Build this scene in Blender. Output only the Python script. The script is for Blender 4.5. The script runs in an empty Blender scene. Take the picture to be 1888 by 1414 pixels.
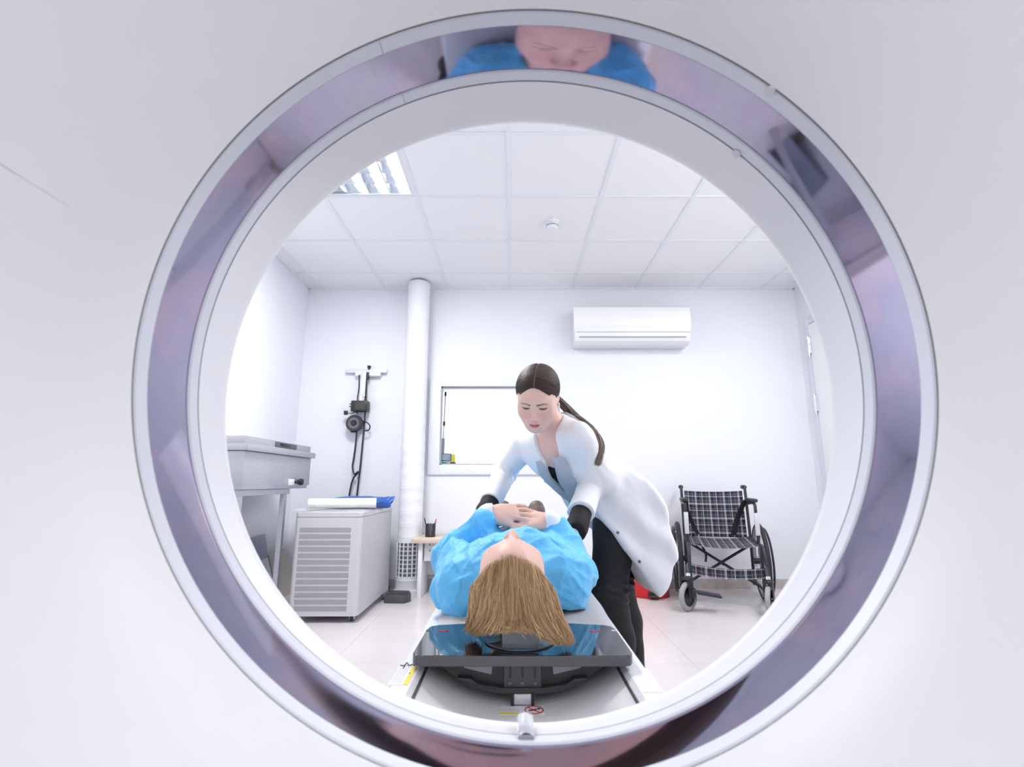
import bpy, bmesh, math, random
import numpy as np
from mathutils import Vector, Matrix, Euler

# ------------------------------------------------------------------ camera, world, light, exposure
SC = bpy.context.scene
COL = SC.collection
PI = math.pi
CAMH = 0.88
cam_d = bpy.data.cameras.new('camera')
cam_d.sensor_width = 36.0
cam_d.lens = 36.0 * 920.0 / 1888.0
cam_d.clip_start = 0.02
cam_d.dof.use_dof = True
cam_d.dof.focus_distance = 1.95
cam_d.dof.aperture_fstop = 6.3
cam_o = bpy.data.objects.new('camera', cam_d)
COL.objects.link(cam_o)
cam_o.location = (0, 0, CAMH)
cam_o.rotation_euler = (math.radians(90 + 11.25), 0, 0)
SC.camera = cam_o

SC.view_settings.view_transform = 'Standard'
SC.view_settings.look = 'None'
SC.view_settings.gamma = 1.0
SC.view_settings.use_curve_mapping = False
SC.view_settings.exposure = 0.18

world = bpy.data.worlds.new('world')
SC.world = world
world.use_nodes = True
world.node_tree.nodes['Background'].inputs[0].default_value = (0.80, 0.86, 1.0, 1)
world.node_tree.nodes['Background'].inputs[1].default_value = 0.3

def area_light(name, loc, target, size, power, color=(1, 1, 1), size_y=None, spread=PI):
    d = bpy.data.lights.new(name, 'AREA')
    d.energy = power; d.color = color; d.shape = 'RECTANGLE'
    d.size = size; d.size_y = size_y or size; d.spread = spread
    o = bpy.data.objects.new(name, d); COL.objects.link(o)
    o.location = loc
    o.rotation_euler = (Vector(target) - Vector(loc)).to_track_quat('-Z', 'Y').to_euler()
    return o
# bare studio flash head high on the right of the room, and an added, unseen fill lamp brightening the gantry front
fl_d = bpy.data.lights.new('flash_lamp', 'POINT'); fl_d.energy = 29; fl_d.color = (1, .985, .975); fl_d.shadow_soft_size = 0.13
fl_o = bpy.data.objects.new('flash_lamp', fl_d); COL.objects.link(fl_o); fl_o.location = (1.8, 1.6, 2.35)
area_light('gantry_fill_lamp', (0.5, -1.5, 2.3), (0.0, 0.6, 1.0), 1.2, 9, (1, 0.985, 0.98))

# ------------------------------------------------------------------ materials
MATS = {}
def mat(name, color, rough=0.5, metal=0.0, spec=0.5, **kw):
    if name in MATS: return MATS[name]
    m = bpy.data.materials.new(name); m.use_nodes = True
    b = m.node_tree.nodes['Principled BSDF']
    b.inputs['Base Color'].default_value = (*color, 1)
    b.inputs['Roughness'].default_value = rough
    b.inputs['Metallic'].default_value = metal
    b.inputs['Specular IOR Level'].default_value = spec
    for k, v in kw.items():
        b.inputs[k.replace('_', ' ')].default_value = v
    MATS[name] = m
    return m
def nodes(m): return m.node_tree.nodes, m.node_tree.links, m.node_tree.nodes['Principled BSDF']
def noise_color(m, c1, c2, scale=5.0, detail=4, lo=0.35, hi=0.65, coord='Object', stretch=(1, 1, 1)):
    N, L, b = nodes(m)
    tc = N.new('ShaderNodeTexCoord'); mp = N.new('ShaderNodeMapping'); mp.inputs['Scale'].default_value = stretch
    tx = N.new('ShaderNodeTexNoise'); tx.inputs['Scale'].default_value = scale; tx.inputs['Detail'].default_value = detail
    rp = N.new('ShaderNodeValToRGB')
    rp.color_ramp.elements[0].position = lo; rp.color_ramp.elements[0].color = (*c1, 1)
    rp.color_ramp.elements[1].position = hi; rp.color_ramp.elements[1].color = (*c2, 1)
    L.new(tc.outputs[coord], mp.inputs[0]); L.new(mp.outputs[0], tx.inputs['Vector']); L.new(tx.outputs['Fac'], rp.inputs[0])
    L.new(rp.outputs[0], b.inputs['Base Color'])
    return m
def bump(m, scale=200.0, strength=0.1, dist=0.002, detail=2, stretch=(1, 1, 1), coord='Object'):
    N, L, b = nodes(m)
    tc = N.new('ShaderNodeTexCoord'); mp = N.new('ShaderNodeMapping'); mp.inputs['Scale'].default_value = stretch
    tx = N.new('ShaderNodeTexNoise'); tx.inputs['Scale'].default_value = scale; tx.inputs['Detail'].default_value = detail
    bp = N.new('ShaderNodeBump'); bp.inputs['Strength'].default_value = strength; bp.inputs['Distance'].default_value = dist
    L.new(tc.outputs[coord], mp.inputs[0]); L.new(mp.outputs[0], tx.inputs['Vector'])
    L.new(tx.outputs['Fac'], bp.inputs['Height']); L.new(bp.outputs[0], b.inputs['Normal'])
    return m
def emit(name, color, strength):
    m = mat(name, color, 0.5)
    b = m.node_tree.nodes['Principled BSDF']
    b.inputs['Emission Color'].default_value = (*color, 1); b.inputs['Emission Strength'].default_value = strength
    return m

M_WALL = bump(mat('wall_paint', (0.80, 0.82, 0.88), 0.55), 60, 0.05, 0.002)
M_CEIL = bump(mat('ceiling_board', (0.86, 0.87, 0.90), 0.8), 300, 0.15, 0.002)
M_TBAR = mat('ceiling_bar', (0.80, 0.82, 0.86), 0.5)
M_SKIRT = noise_color(mat('skirting_tile', (0.6, 0.55, 0.5), 0.35), (0.47, 0.43, 0.41), (0.56, 0.52, 0.50), 14)
M_WHITE = mat('white_plastic', (0.82, 0.83, 0.86), 0.35)
M_GANTRY = mat('gantry_shell', (0.80, 0.805, 0.83), 0.38)
M_RING = mat('ring_plastic', (0.66, 0.68, 0.75), 0.35)
M_LINER = mat('bore_liner_plastic', (0.78, 0.785, 0.83), 0.35)
M_DARK = mat('dark_plastic', (0.02, 0.02, 0.025), 0.4)
M_SEAM = mat('seam_rubber', (0.16, 0.155, 0.17), 0.6)
M_BLACK = mat('black_metal', (0.018, 0.019, 0.024), 0.32)
M_CHROME = mat('chrome', (0.75, 0.77, 0.8), 0.12, 1.0)
M_STEEL = noise_color(mat('brushed_steel', (0.6, 0.61, 0.64), 0.38, 0.55), (0.46, 0.47, 0.51), (0.51, 0.52, 0.56), 4, 6, 0.3, 0.7, 'Object', (1, 1, 40))
M_PAPER = bump(mat('white_paper', (0.90, 0.91, 0.93), 0.8), 25, 0.25, 0.01, 4)
M_RED = mat('red_enamel', (0.62, 0.012, 0.018), 0.3)

# ------------------------------------------------------------------ mesh helpers
def world_of(o):
    if o is None: return Matrix.Identity(4)
    return world_of(o.parent) @ o.matrix_parent_inverse @ o.matrix_basis if o.parent else o.matrix_basis.copy()
def set_parent(o, p, local=False):
    o.parent = p
    if not local: o.matrix_parent_inverse = world_of(p).inverted()
def finish(me, smooth, angle):
    if smooth:
        me.polygons.foreach_set('use_smooth', [True] * len(me.polygons))
        if angle: me.set_sharp_from_angle(angle=math.radians(angle))
def obj(name, bm, m, parent=None, smooth=True, angle=40, local=False, label=None):
    me = bpy.data.meshes.new(name)
    bmesh.ops.recalc_face_normals(bm, faces=bm.faces[:])
    bm.to_mesh(me); bm.free()
    finish(me, smooth, angle)
    for mm in (m if isinstance(m, (list, tuple)) else [m]): me.materials.append(mm)
    o = bpy.data.objects.new(name, me); COL.objects.link(o)
    if parent is not None: set_parent(o, parent, local)
    if label: o['label'] = label
    return o
def np_mesh(name, V, Fq, m, parent=None, smooth=True, angle=None, colors=None, label=None):
    me = bpy.data.meshes.new(name)
    V = np.asarray(V, np.float32); Fq = np.asarray(Fq, np.int32); k = Fq.shape[1]
    me.vertices.add(len(V)); me.vertices.foreach_set('co', V.ravel())
    me.loops.add(Fq.size); me.loops.foreach_set('vertex_index', Fq.ravel())
    me.polygons.add(len(Fq)); me.polygons.foreach_set('loop_start', np.arange(0, Fq.size, k, dtype=np.int32))
    me.update(calc_edges=True); me.validate()
    if colors is not None:
        a = me.color_attributes.new('Col', 'FLOAT_COLOR', 'POINT')
        a.data.foreach_set('color', np.concatenate([colors, np.ones((len(V), 1))], 1).astype(np.float32).ravel())
    finish(me, smooth, angle)
    for mm in (m if isinstance(m, (list, tuple)) else [m]): me.materials.append(mm)
    o = bpy.data.objects.new(name, me); COL.objects.link(o)
    if parent is not None: set_parent(o, parent)
    if label: o['label'] = label
    return o
def tag(o, label, cat, group=None, kind=None):
    o['label'] = label; o['category'] = cat
    if group: o['group'] = group
    if kind: o['kind'] = kind
    return o
def thing(name, label, cat, loc=(0, 0, 0), rz=0.0, group=None):
    o = bpy.data.objects.new(name, None); o.empty_display_size = 0.05
    o.location = loc; o.rotation_euler = (0, 0, rz); COL.objects.link(o)
    return tag(o, label, cat, group)
def struct(o):
    o['kind'] = 'structure'; return o
B = bmesh.new
def box(bm, x0, x1, y0, y1, z0, z1, bev=0.0, seg=2, M=None, mi=0):
    vs = [bm.verts.new((x, y, z)) for x in (x0, x1) for y in (y0, y1) for z in (z0, z1)]
    fs = [bm.faces.new([vs[i] for i in f]) for f in ((0, 1, 3, 2), (4, 6, 7, 5), (0, 4, 5, 1), (2, 3, 7, 6), (0, 2, 6, 4), (1, 5, 7, 3))]
    for f in fs: f.material_index = mi
    geo = vs
    if bev > 0:
        es = list({e for f in fs for e in f.edges})
        r = bmesh.ops.bevel(bm, geom=es, offset=bev, segments=seg, profile=0.5, affect='EDGES', clamp_overlap=True)
        geo = list({v for f in r['faces'] for v in f.verts} | {v for v in vs if v.is_valid})
    if M is not None: bmesh.ops.transform(bm, matrix=M, verts=[v for v in geo if v.is_valid])
    return bm
def prism(bm, pts, axis, a0, a1, bev=0.0, mi=0):
    """extrude the 2D outline pts along an axis; x: (y,z)  y: (x,z)  z: (x,y)"""
    def P(p, a):
        return {'x': (a, p[0], p[1]), 'y': (p[0], a, p[1]), 'z': (p[0], p[1], a)}[axis]
    lo = [bm.verts.new(P(p, a0)) for p in pts]; hi = [bm.verts.new(P(p, a1)) for p in pts]
    n = len(pts); fs = [bm.faces.new(lo), bm.faces.new(hi[::-1])]
    for i in range(n): fs.append(bm.faces.new([lo[i], lo[(i + 1) % n], hi[(i + 1) % n], hi[i]]))
    for f in fs: f.material_index = mi
    if bev > 0:
        bmesh.ops.bevel(bm, geom=list({e for f in fs for e in f.edges}), offset=bev, segments=2, profile=0.5, affect='EDGES', clamp_overlap=True)
    return bm
def lathe(bm, prof, c=(0, 0, 0), axis='z', seg=48, a0=0.0, a1=2 * PI, flat=1.0):
    """revolve prof [(r, h)] around an axis through c"""
    full = abs(a1 - a0 - 2 * PI) < 1e-6; n = seg if full else seg + 1
    rows = []
    for r, h in prof:
        row = []
        for i in range(n):
            t = a0 + (a1 - a0) * i / seg; u, v = r * math.cos(t), r * math.sin(t) * flat
            p = {'z': (u, v, h), 'y': (u, h, v), 'x': (h, u, v)}[axis]
            row.append(bm.verts.new((c[0] + p[0], c[1] + p[1], c[2] + p[2])))
        rows.append(row)
    for a, b in zip(rows, rows[1:]):
        for i in range(seg):
            j = (i + 1) % n
            bm.faces.new([a[i], a[j], b[j], b[i]])
    if full:
        if prof[0][0] > 1e-6 and prof[0] != prof[-1]:
            bm.faces.new(rows[0][::-1])
            bm.faces.new(rows[-1])
    bmesh.ops.remove_doubles(bm, verts=[v for r in (rows[0], rows[-1]) for v in r], dist=1e-6)
    return bm
def cyl(bm, p0, p1, r, seg=16, r1=None):
    p0, p1 = Vector(p0), Vector(p1); d = p1 - p0
    q = d.to_track_quat('Z', 'Y'); r1 = r if r1 is None else r1
    A = [bm.verts.new(p0 + q @ Vector((r * math.cos(2 * PI * i / seg), r * math.sin(2 * PI * i / seg), 0))) for i in range(seg)]
    C = [bm.verts.new(p1 + q @ Vector((r1 * math.cos(2 * PI * i / seg), r1 * math.sin(2 * PI * i / seg), 0))) for i in range(seg)]
    bm.faces.new(A[::-1]); bm.faces.new(C)
    for i in range(seg): bm.faces.new([A[i], A[(i + 1) % seg], C[(i + 1) % seg], C[i]])
    return bm
def spline(pts, n=8):
    P = [Vector(p) for p in pts]; P = [2 * P[0] - P[1]] + P + [2 * P[-1] - P[-2]]; out = []
    for i in range(1, len(P) - 2):
        for k in range(n):
            t = k / n; a, b, c, d = P[i - 1:i + 3]
            out.append(0.5 * ((2 * b) + (c - a) * t + (2 * a - 5 * b + 4 * c - d) * t * t + (3 * b - a - 3 * c + d) * t ** 3))
    return out + [P[-2]]
def tube(bm, pts, r, seg=10, closed=False):
    P = [Vector(p) for p in pts]; n = len(P); R = [float(x) for x in r] if isinstance(r, (list, tuple)) else [float(r)] * n
    T = [(P[(i + 1) % n] - P[i - 1] if closed else P[min(i + 1, n - 1)] - P[max(i - 1, 0)]).normalized() for i in range(n)]
    u = T[0].orthogonal().normalized(); rings = []
    for i in range(n):
        u = (u - T[i] * u.dot(T[i])).normalized(); w = T[i].cross(u)
        rings.append([bm.verts.new(P[i] + R[i] * (math.cos(2 * PI * k / seg) * u + math.sin(2 * PI * k / seg) * w)) for k in range(seg)])
    m = n if closed else n - 1
    for i in range(m):
        a, b = rings[i], rings[(i + 1) % n]
        for k in range(seg): bm.faces.new([a[k], a[(k + 1) % seg], b[(k + 1) % seg], b[k]])
    if not closed: bm.faces.new(rings[0][::-1]); bm.faces.new(rings[-1])
    return bm
def strip(bm, rows, thick=0.0, uv=None):
    """grid of points rows x cols; thickness along the local normal; optional uv function (i,j)->(u,v)"""
    V = [[bm.verts.new(p) for p in r] for r in rows]
    fs = []
    for i in range(len(V) - 1):
        for j in range(len(V[0]) - 1):
            fs.append(bm.faces.new([V[i][j], V[i][j + 1], V[i + 1][j + 1], V[i + 1][j]]))
    if uv:
        L = bm.loops.layers.uv.verify(); ix = {v: (i, j) for i, r in enumerate(V) for j, v in enumerate(r)}
        for f in fs:
            for l in f.loops: l[L].uv = uv(*ix[l.vert])
    if thick:
        bmesh.ops.solidify(bm, geom=fs, thickness=thick)
    return bm
def disc_fan(bm, pts):
    bm.faces.new([bm.verts.new(p) for p in pts]); return bm
# ------------------------------------------------------------------ the room
LX, RX, BY, RY, CZ = -1.94, 2.69, 4.50, -2.6, 2.705      # left, right, back wall, wall behind the camera, ceiling
GX, GY, GS = -0.02, 2.345, 0.600                         # ceiling grid
def build_room():
    N = None
    fl = mat('floor_vinyl', (0.62, 0.60, 0.61), 0.22)
    N, L, b = nodes(fl)
    tc = N.new('ShaderNodeTexCoord')
    br = N.new('ShaderNodeTexBrick'); br.offset = 0.0; br.inputs['Scale'].default_value = 1.0
    br.inputs['Brick Width'].default_value = 0.9; br.inputs['Row Height'].default_value = 0.9
    br.inputs['Mortar Size'].default_value = 0.003; br.inputs['Mortar Smooth'].default_value = 0.3
    br.inputs['Color1'].default_value = (0.66, 0.625, 0.625, 1); br.inputs['Color2'].default_value = (0.635, 0.605, 0.605, 1)
    br.inputs['Mortar'].default_value = (0.55, 0.52, 0.52, 1)
    nz = N.new('ShaderNodeTexNoise'); nz.inputs['Scale'].default_value = 3.0; nz.inputs['Detail'].default_value = 6
    mx = N.new('ShaderNodeMix'); mx.data_type = 'RGBA'; mx.blend_type = 'OVERLAY'; mx.inputs[0].default_value = 0.12
    L.new(tc.outputs['Object'], br.inputs['Vector']); L.new(tc.outputs['Object'], nz.inputs['Vector'])
    L.new(br.outputs['Color'], mx.inputs[6]); L.new(nz.outputs['Fac'], mx.inputs[7]); L.new(mx.outputs[2], b.inputs['Base Color'])
    struct(obj('floor', box(B(), LX - .1, RX + .1, RY - .1, 6.4, -0.08, 0), fl, smooth=False))
    # ceiling: boards with the lay-in bars as its part, openings for the four luminaires left by leaving boards out
    holes = {(-2, 0), (3, 0), (-2, -5), (2, -6)}
    cb = B(); i0 = int(math.floor((LX - GX) / GS)); i1 = int(math.ceil((RX - GX) / GS))
    j0 = int(math.floor((RY - GY) / GS)); j1 = int(math.ceil((BY - GY) / GS))
    for i in range(i0, i1):
        for j in range(j0, j1):
            if (i, j) in holes: continue
            box(cb, max(LX, GX + i * GS), min(RX, GX + (i + 1) * GS), max(RY, GY + j * GS), min(BY, GY + (j + 1) * GS), CZ, CZ + 0.02)
    ceil = struct(obj('ceiling', cb, M_CEIL, smooth=False))
    tb = B()
    for i in range(i0, i1 + 1):
        x = GX + i * GS
        if LX < x < RX: box(tb, x - .012, x + .012, RY, BY, CZ - .005, CZ + .001)
    for j in range(j0, j1 + 1):
        y = GY + j * GS
        if RY < y < BY: box(tb, LX, RX, y - .0119, y + .0119, CZ - .0054, CZ + .0007)
    box(tb, LX, RX, BY - .018, BY, CZ - .012, CZ); box(tb, LX, LX + .018, RY, BY, CZ - .012, CZ); box(tb, RX - .018, RX, RY, BY, CZ - .012, CZ)
    obj('ceiling_grid', tb, M_TBAR, ceil, smooth=False)
    struct(obj('wall_plenum', box(B(), LX - .1, RX + .1, RY - .1, 6.4, CZ + .25, CZ + .3), M_WALL, smooth=False))
    struct(obj('wall_left', box(B(), LX - .1, LX, RY - .1, 6.4, 0, CZ + .3), M_WALL, smooth=False))
    # right wall with the doorway
    rw = B(); DY0, DY1, DZ = 3.32, 4.30, 2.28
    box(rw, RX, RX + .12, RY - .1, DY0, 0, CZ + .3); box(rw, RX, RX + .12, DY1, 6.4, 0, CZ + .3); box(rw, RX, RX + .12, DY0, DY1, DZ, CZ + .3)
    struct(obj('wall_right', rw, M_WALL, smooth=False))
    door = struct(obj('door_1', box(B(), RX - .035, RX + .02, DY0 + .012, DY1 - .012, .01, DZ - .012, .003), M_WHITE, smooth=False))
    fr = B(); box(fr, RX - .022, RX, DY1, DY1 + .07, 0, DZ + .07, .003); box(fr, RX - .022, RX, DY0 - .07, DY0, 0, DZ + .07, .003); box(fr, RX - .022, RX, DY0, DY1, DZ, DZ + .07, .003)
    obj('door_frame', fr, mat('door_frame_paint', (0.72, 0.76, 0.84), 0.4), door)
    for z in (2.07, 1.55, 0.35):
        h = B(); cyl(h, (RX - .046, DY1, z - .07), (RX - .046, DY1, z + .02), .011); cyl(h, (RX - .046, DY1, z + .024), (RX - .046, DY1, z + .09), .011)
        cyl(h, (RX - .046, DY1, z - .095), (RX - .046, DY1, z - .07), .007)
        box(h, RX - .04, RX - .034, DY1 - .04, DY1 + .04, z - .06, z + .08)
        obj('hinge', h, M_CHROME, door, label='chrome door hinge')
    hd = B(); tube(hd, spline([(RX - .035, DY0 + .08, 1.02), (RX - .085, DY0 + .08, 1.02), (RX - .09, DY0 + .1, 1.02), (RX - .09, DY0 + .2, 1.02)], 4), .009)
    obj('door_handle', hd, M_CHROME, door)
    # back wall with the viewing window
    WX0, WX1, WZ0, WZ1 = -.647, .30, 1.036, 1.745
    bw = B(); T = .16
    box(bw, LX - .1, WX0, BY, BY + T, 0, CZ + .3); box(bw, WX1, RX + .1, BY, BY + T, 0, CZ + .3)
    box(bw, WX0, WX1, BY, BY + T, 0, WZ0); box(bw, WX0, WX1, BY, BY + T, WZ1, CZ + .3)
    struct(obj('wall_back', bw, M_WALL, smooth=False))
    struct(obj('wall_rear', box(B(), LX - .1, RX + .1, RY - .1, RY, 0, CZ + .3), M_WALL, smooth=False))
    struct(obj('wall_control_room', box(B(), LX - .1, RX + .1, 6.3, 6.4, 0, CZ + .3), mat('control_room_paint', (.86, .87, .88), .7), smooth=False))
    struct(obj('ceiling_control_room', box(B(), LX - .1, RX + .1, BY + T, 6.3, CZ - .3, CZ - .2), M_CEIL, smooth=False))
    wf = B(); ox0, ox1, oz0, oz1 = -.75, .41, .95, 1.815
    for a in ((ox0, WX0, oz0, oz1), (WX1, ox1, oz0, oz1), (WX0, WX1, oz0, WZ0), (WX0, WX1, WZ1, oz1)):
        box(wf, a[0], a[1], BY - .022, BY, a[2], a[3], .003)
    win = struct(obj('window_1', wf, mat('window_frame_paint', (.76, .80, .87), .45), angle=30))
    bd = B()
    for a in ((WX0, WX0 + .012, WZ0, WZ1), (WX1 - .012, WX1, WZ0, WZ1), (WX0, WX1, WZ0, WZ0 + .012), (WX0, WX1, WZ1 - .012, WZ1)):
        box(bd, a[0], a[1], BY + .006, BY + .03, a[2], a[3])
    obj('glazing_bead', bd, mat('grey_bead', (.38, .40, .45), .5), win, smooth=False)
    g = mat('window_glass', (1, 1, 1), 0.0, Transmission_Weight=1.0, IOR=1.05)
    obj('pane', box(B(), WX0 + .002, WX1 - .002, BY + .014, BY + .018, WZ0 + .002, WZ1 - .002), g, win, smooth=False)
    obj('window_sill', box(B(), WX0, WX1, BY + .03, BY + T, WZ0, WZ0 + .012), mat('sill_dark', (.12, .13, .17), .4), win, smooth=False)
    area_light('control_room_lamp', (-.2, 5.2, CZ - .35), (-.2, 5.9, 1.3), 1.2, 75, (1, 1, 1))
    sk = B(); box(sk, LX, RX, BY - .012, BY, 0, .075, .002)
    struct(obj('baseboard_back', sk, M_SKIRT, smooth=False))
    struct(obj('baseboard_left', box(B(), LX, LX + .012, RY, BY - .012, 0, .075, .002), M_SKIRT, smooth=False))
    sr = B(); box(sr, RX - .012, RX, RY, DY0 - .07, 0, .075, .002); box(sr, RX - .012, RX, DY1 + .07, BY - .012, 0, .075, .002)
    struct(obj('baseboard_right', sr, M_SKIRT, smooth=False))

    # recessed louvre luminaires
    spec = [((-2, 0), 'square recessed louvre ceiling light seen just inside the bore, upper left', True),
            ((3, 0), 'square recessed louvre ceiling light near the right wall', False),
            ((-2, -5), 'square recessed louvre ceiling light behind the scanner, left', False),
            ((2, -6), 'square recessed louvre ceiling light behind the scanner, right', False)]
    m_tube = emit('fluorescent_tube', (.93, .97, 1.0), 14.0)
    m_refl = mat('louvre_aluminium', (.80, .83, .87), 0.14, 1.0)
    m_tray = mat('luminaire_tray', (.80, .82, .86), .35, .3)
    parts = None
    for n, ((i, j), lab, real) in enumerate(spec):
        x0, y0 = GX + i * GS + .012, GY + j * GS + .012; W = GS - .024
        t = thing('ceiling_light', lab, 'ceiling light', (x0 + W / 2, y0 + W / 2, CZ), 0, 'recessed ceiling lights')
        if parts is None:
            tr = B(); h = .09; X0, X1 = -W / 2, W / 2
            box(tr, X0, X1, X0, X1, h, h + .006)
            for a in ((X0, X0 + .004, X0, X1), (X1 - .004, X1, X0, X1), (X0, X1, X0, X0 + .004), (X0, X1, X1 - .004, X1)): box(tr, *a, 0, h)
            for a in ((X0, X0 + .02, X0, X1), (X1 - .02, X1, X0, X1), (X0, X1, X0, X0 + .02), (X0, X1, X1 - .02, X1)): box(tr, *a, -.002, .003)
            ps = [obj('tray', tr, m_tray, t, smooth=False, local=True)]
            nl = 4; pit = (W - .04) / nl
            for k in range(nl):                          # the lamps run away from the camera
                x = X0 + .02 + pit * (k + .5)
                tu = B(); cyl(tu, (x, X0 + .03, .062), (x, X1 - .03, .062), .012, 14)
                ps.append(obj('tube_lamp', tu, m_tube if k != 0 else mat('unlit_tube', (.8, .8, .8), .3), t, local=True))
            lv = B()
            for k in range(1, nl):                       # V-shaped long reflectors
                x = X0 + .02 + pit * k
                rows = []
                for s in range(7):
                    u = s / 6; w = .004 + .036 * (u ** 1.6)
                    rows.append((w, .048 * u + .004))
                pts = [(x - w, z) for w, z in rows] + [(x + w, z) for w, z in rows[::-1]]
                prism(lv, pts, 'y', X0 + .02, X1 - .02)
            nb = 5
            for k in range(nb + 1):                      # cross blades
                y = X0 + .02 + (W - .04) * k / nb
                pts = [(y - .002, .004), (y - .007, .05), (y + .007, .05), (y + .002, .004)]
                prism(lv, pts, 'x', X0 + .02, X1 - .02)
            ps.append(obj('louvre', lv, m_refl, t, local=True, angle=50))
            parts = ps
        else:
            for p in parts:
                c = p.copy(); COL.objects.link(c); c.parent = t
        pw = (45, 22, 13, 13)[n]
        area_light('luminaire_lamp', (x0 + W / 2, y0 + W / 2, CZ - .012), (x0 + W / 2, y0 + W / 2, 0), W - .06, pw, (1, .988, .982))
    # smoke detector
    t = thing('smoke_detector', 'small white round smoke detector on the ceiling tiles', 'smoke detector', (.286, 3.26, CZ))
    obj('base', lathe(B(), [(.0, 0), (.05, 0), (.05, -.012), (.046, -.018), (0, -.018)], (.286, 3.26, CZ), seg=32), M_WHITE, t)
    obj('sensor_head', lathe(B(), [(0, -.018), (.040, -.018), (.042, -.026), (.040, -.050), (.030, -.060), (0, -.062)], (.286, 3.26, CZ), seg=32), M_WHITE, t)
    obj('vent_slot', lathe(B(), [(.0385, -.034), (.0425, -.034), (.0425, -.042), (.0385, -.042), (.0385, -.034)], (.286, 3.26, CZ), seg=32), mat('grey_slot', (.35, .37, .4), .5), t)
build_room()
# ------------------------------------------------------------------ the scanner gantry (its bore axis runs along y)
AX, AZ, R0 = .0203, 1.005, .36
def build_gantry():
    t = thing('scanner_gantry', 'white scanner gantry with round bore filling the foreground', 'scanner', (AX, .5, 0))
    c = (AX, 0, AZ)
    near = [(.3602, .4345), (.3608, .4335), (.366, .4255), (.380, .408), (.400, .388), (.43, .362), (.47, .332), (.52, .302), (.58, .275), (.66, .250), (.76, .228), (.88, .212), (.97, .208)]
    far = [(1.0, .24), (1.0, .78), (.97, .83), (.90, .845), (.78, .84), (.66, .818), (.57, .785), (.50, .745), (.45, .70), (.415, .655), (.385, .615), (.366, .594), (.3605, .5862), (.3595, .5822), (.3600, .578)]
    bm = lathe(B(), near + far, c, 'y', 160)
    bmesh.ops.delete(bm, geom=[f for f in bm.faces if len(f.verts) > 4], context='FACES')
    for v in bm.verts:
        if v.co.y > .5: v.co.z -= .0127
    # stand of the gantry
    box(bm, AX - .8, AX + .8, .26, .78, 0.0, .12, .02)
    obj('housing', bm, M_GANTRY, t, angle=60)
    def ring(name, y0, y1, m, r=R0, th=.012, rr=0.0):
        prof = [(r, y0 + rr), (r, y1 - rr), (r + rr, y1), (r + th, y1), (r + th, y0), (r + rr, y0), (r, y0 + rr)]
        return obj(name, lathe(B(), prof, c, 'y', 200), m, t, angle=35)
    obj('front_seam', lathe(B(), [(.3605, .4342), (.3605, .4372), (.375, .4372), (.375, .4342), (.3605, .4342)], c, 'y', 200), M_SEAM, t, label='dark rubber seam around the bore')
    ring('front_ring', .4370, .4540, M_RING, .3590, .016, .0015)
    # scan window: thin reflecting film
    fm = mat('scan_window_film', (.6, .6, .66), .035, 1.0)
    N, L, b = nodes(fm)
    tc = N.new('ShaderNodeTexCoord')
    n1 = N.new('ShaderNodeTexNoise'); n1.inputs['Scale'].default_value = 9; n1.inputs['Detail'].default_value = 5; n1.inputs['Roughness'].default_value = .6
    r1 = N.new('ShaderNodeValToRGB'); e = r1.color_ramp.elements
    e[0].position = .30; e[0].color = (.30, .35, .45, 1); e[1].position = .72; e[1].color = (.46, .39, .44, 1)
    for p, cc in ((.42, (.38, .375, .48)), (.52, (.37, .35, .475)), (.60, (.44, .37, .48))):
        q = e.new(p); q.color = (*cc, 1)
    n2 = N.new('ShaderNodeTexNoise'); n2.inputs['Scale'].default_value = 5; n2.inputs['Detail'].default_value = 3
    bp = N.new('ShaderNodeBump'); bp.inputs['Strength'].default_value = .014; bp.inputs['Distance'].default_value = .004
    L.new(tc.outputs['Object'], n1.inputs['Vector']); L.new(n1.outputs['Fac'], r1.inputs[0]); L.new(r1.outputs[0], b.inputs['Base Color'])
    L.new(tc.outputs['Object'], n2.inputs['Vector']); L.new(n2.outputs['Fac'], bp.inputs['Height']); L.new(bp.outputs[0], b.inputs['Normal'])
    obj('scan_window', lathe(B(), [(.3601, .4540), (.3614, .5130), (.365, .5130), (.365, .4540), (.3601, .4540)], c, 'y', 256), fm, t, angle=35)
    ring('rear_ring', .5130, .5290, M_RING, .3590, .016, .0015)
    obj('rear_seam', lathe(B(), [(.3598, .5288), (.3598, .5306), (.372, .5306), (.372, .5288), (.3598, .5288)], c, 'y', 200), M_SEAM, t, label='thin dark seam inside the bore')
    prof = [(.3600, .5304), (.3600, .578), (.366, .5785), (.372, .578), (.372, .5304), (.3600, .5304)]
    bm = lathe(B(), prof, c, 'y', 200)
    for v in bm.verts:
        if v.co.y > .54: v.co.z -= .0127
    obj('bore_liner', bm, M_LINER, t, angle=60)
    # round screw covers on the rings and the butt joints of the two rings
    for a, y in ((47.6, .439), (46.4, .5285)):
        a = math.radians(a); d = Vector((math.cos(a), 0, math.sin(a))); p = Vector(c) + d * .3592 + Vector((0, y, 0))
        s = B(); cyl(s, p + d * .004, p - d * .0022, .0052, 20)
        obj('screw_cover', s, mat('screw_cover_plastic', (.62, .62, .66), .45), t, angle=30)
    for a, y0, y1 in ((114.7, .513, .529), (116, .437, .454)):
        a = math.radians(a); d = Vector((math.cos(a), 0, math.sin(a))); e1 = Vector((-d.z, 0, d.x)); p = Vector(c) + d * .3589
        vs = [p + e1 * s * .0004 + Vector((0, y, 0)) - d * .0002 for s, y in ((-1, y0), (1, y0), (1, y1), (-1, y1))]
        j = B(); disc_fan(j, vs); obj('ring_joint', j, mat('joint_grey', (.35, .35, .38), .6), t, smooth=False)
    # clear latch tab at the foot of the bore
    tb = B(); zb = AZ - R0
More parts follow.
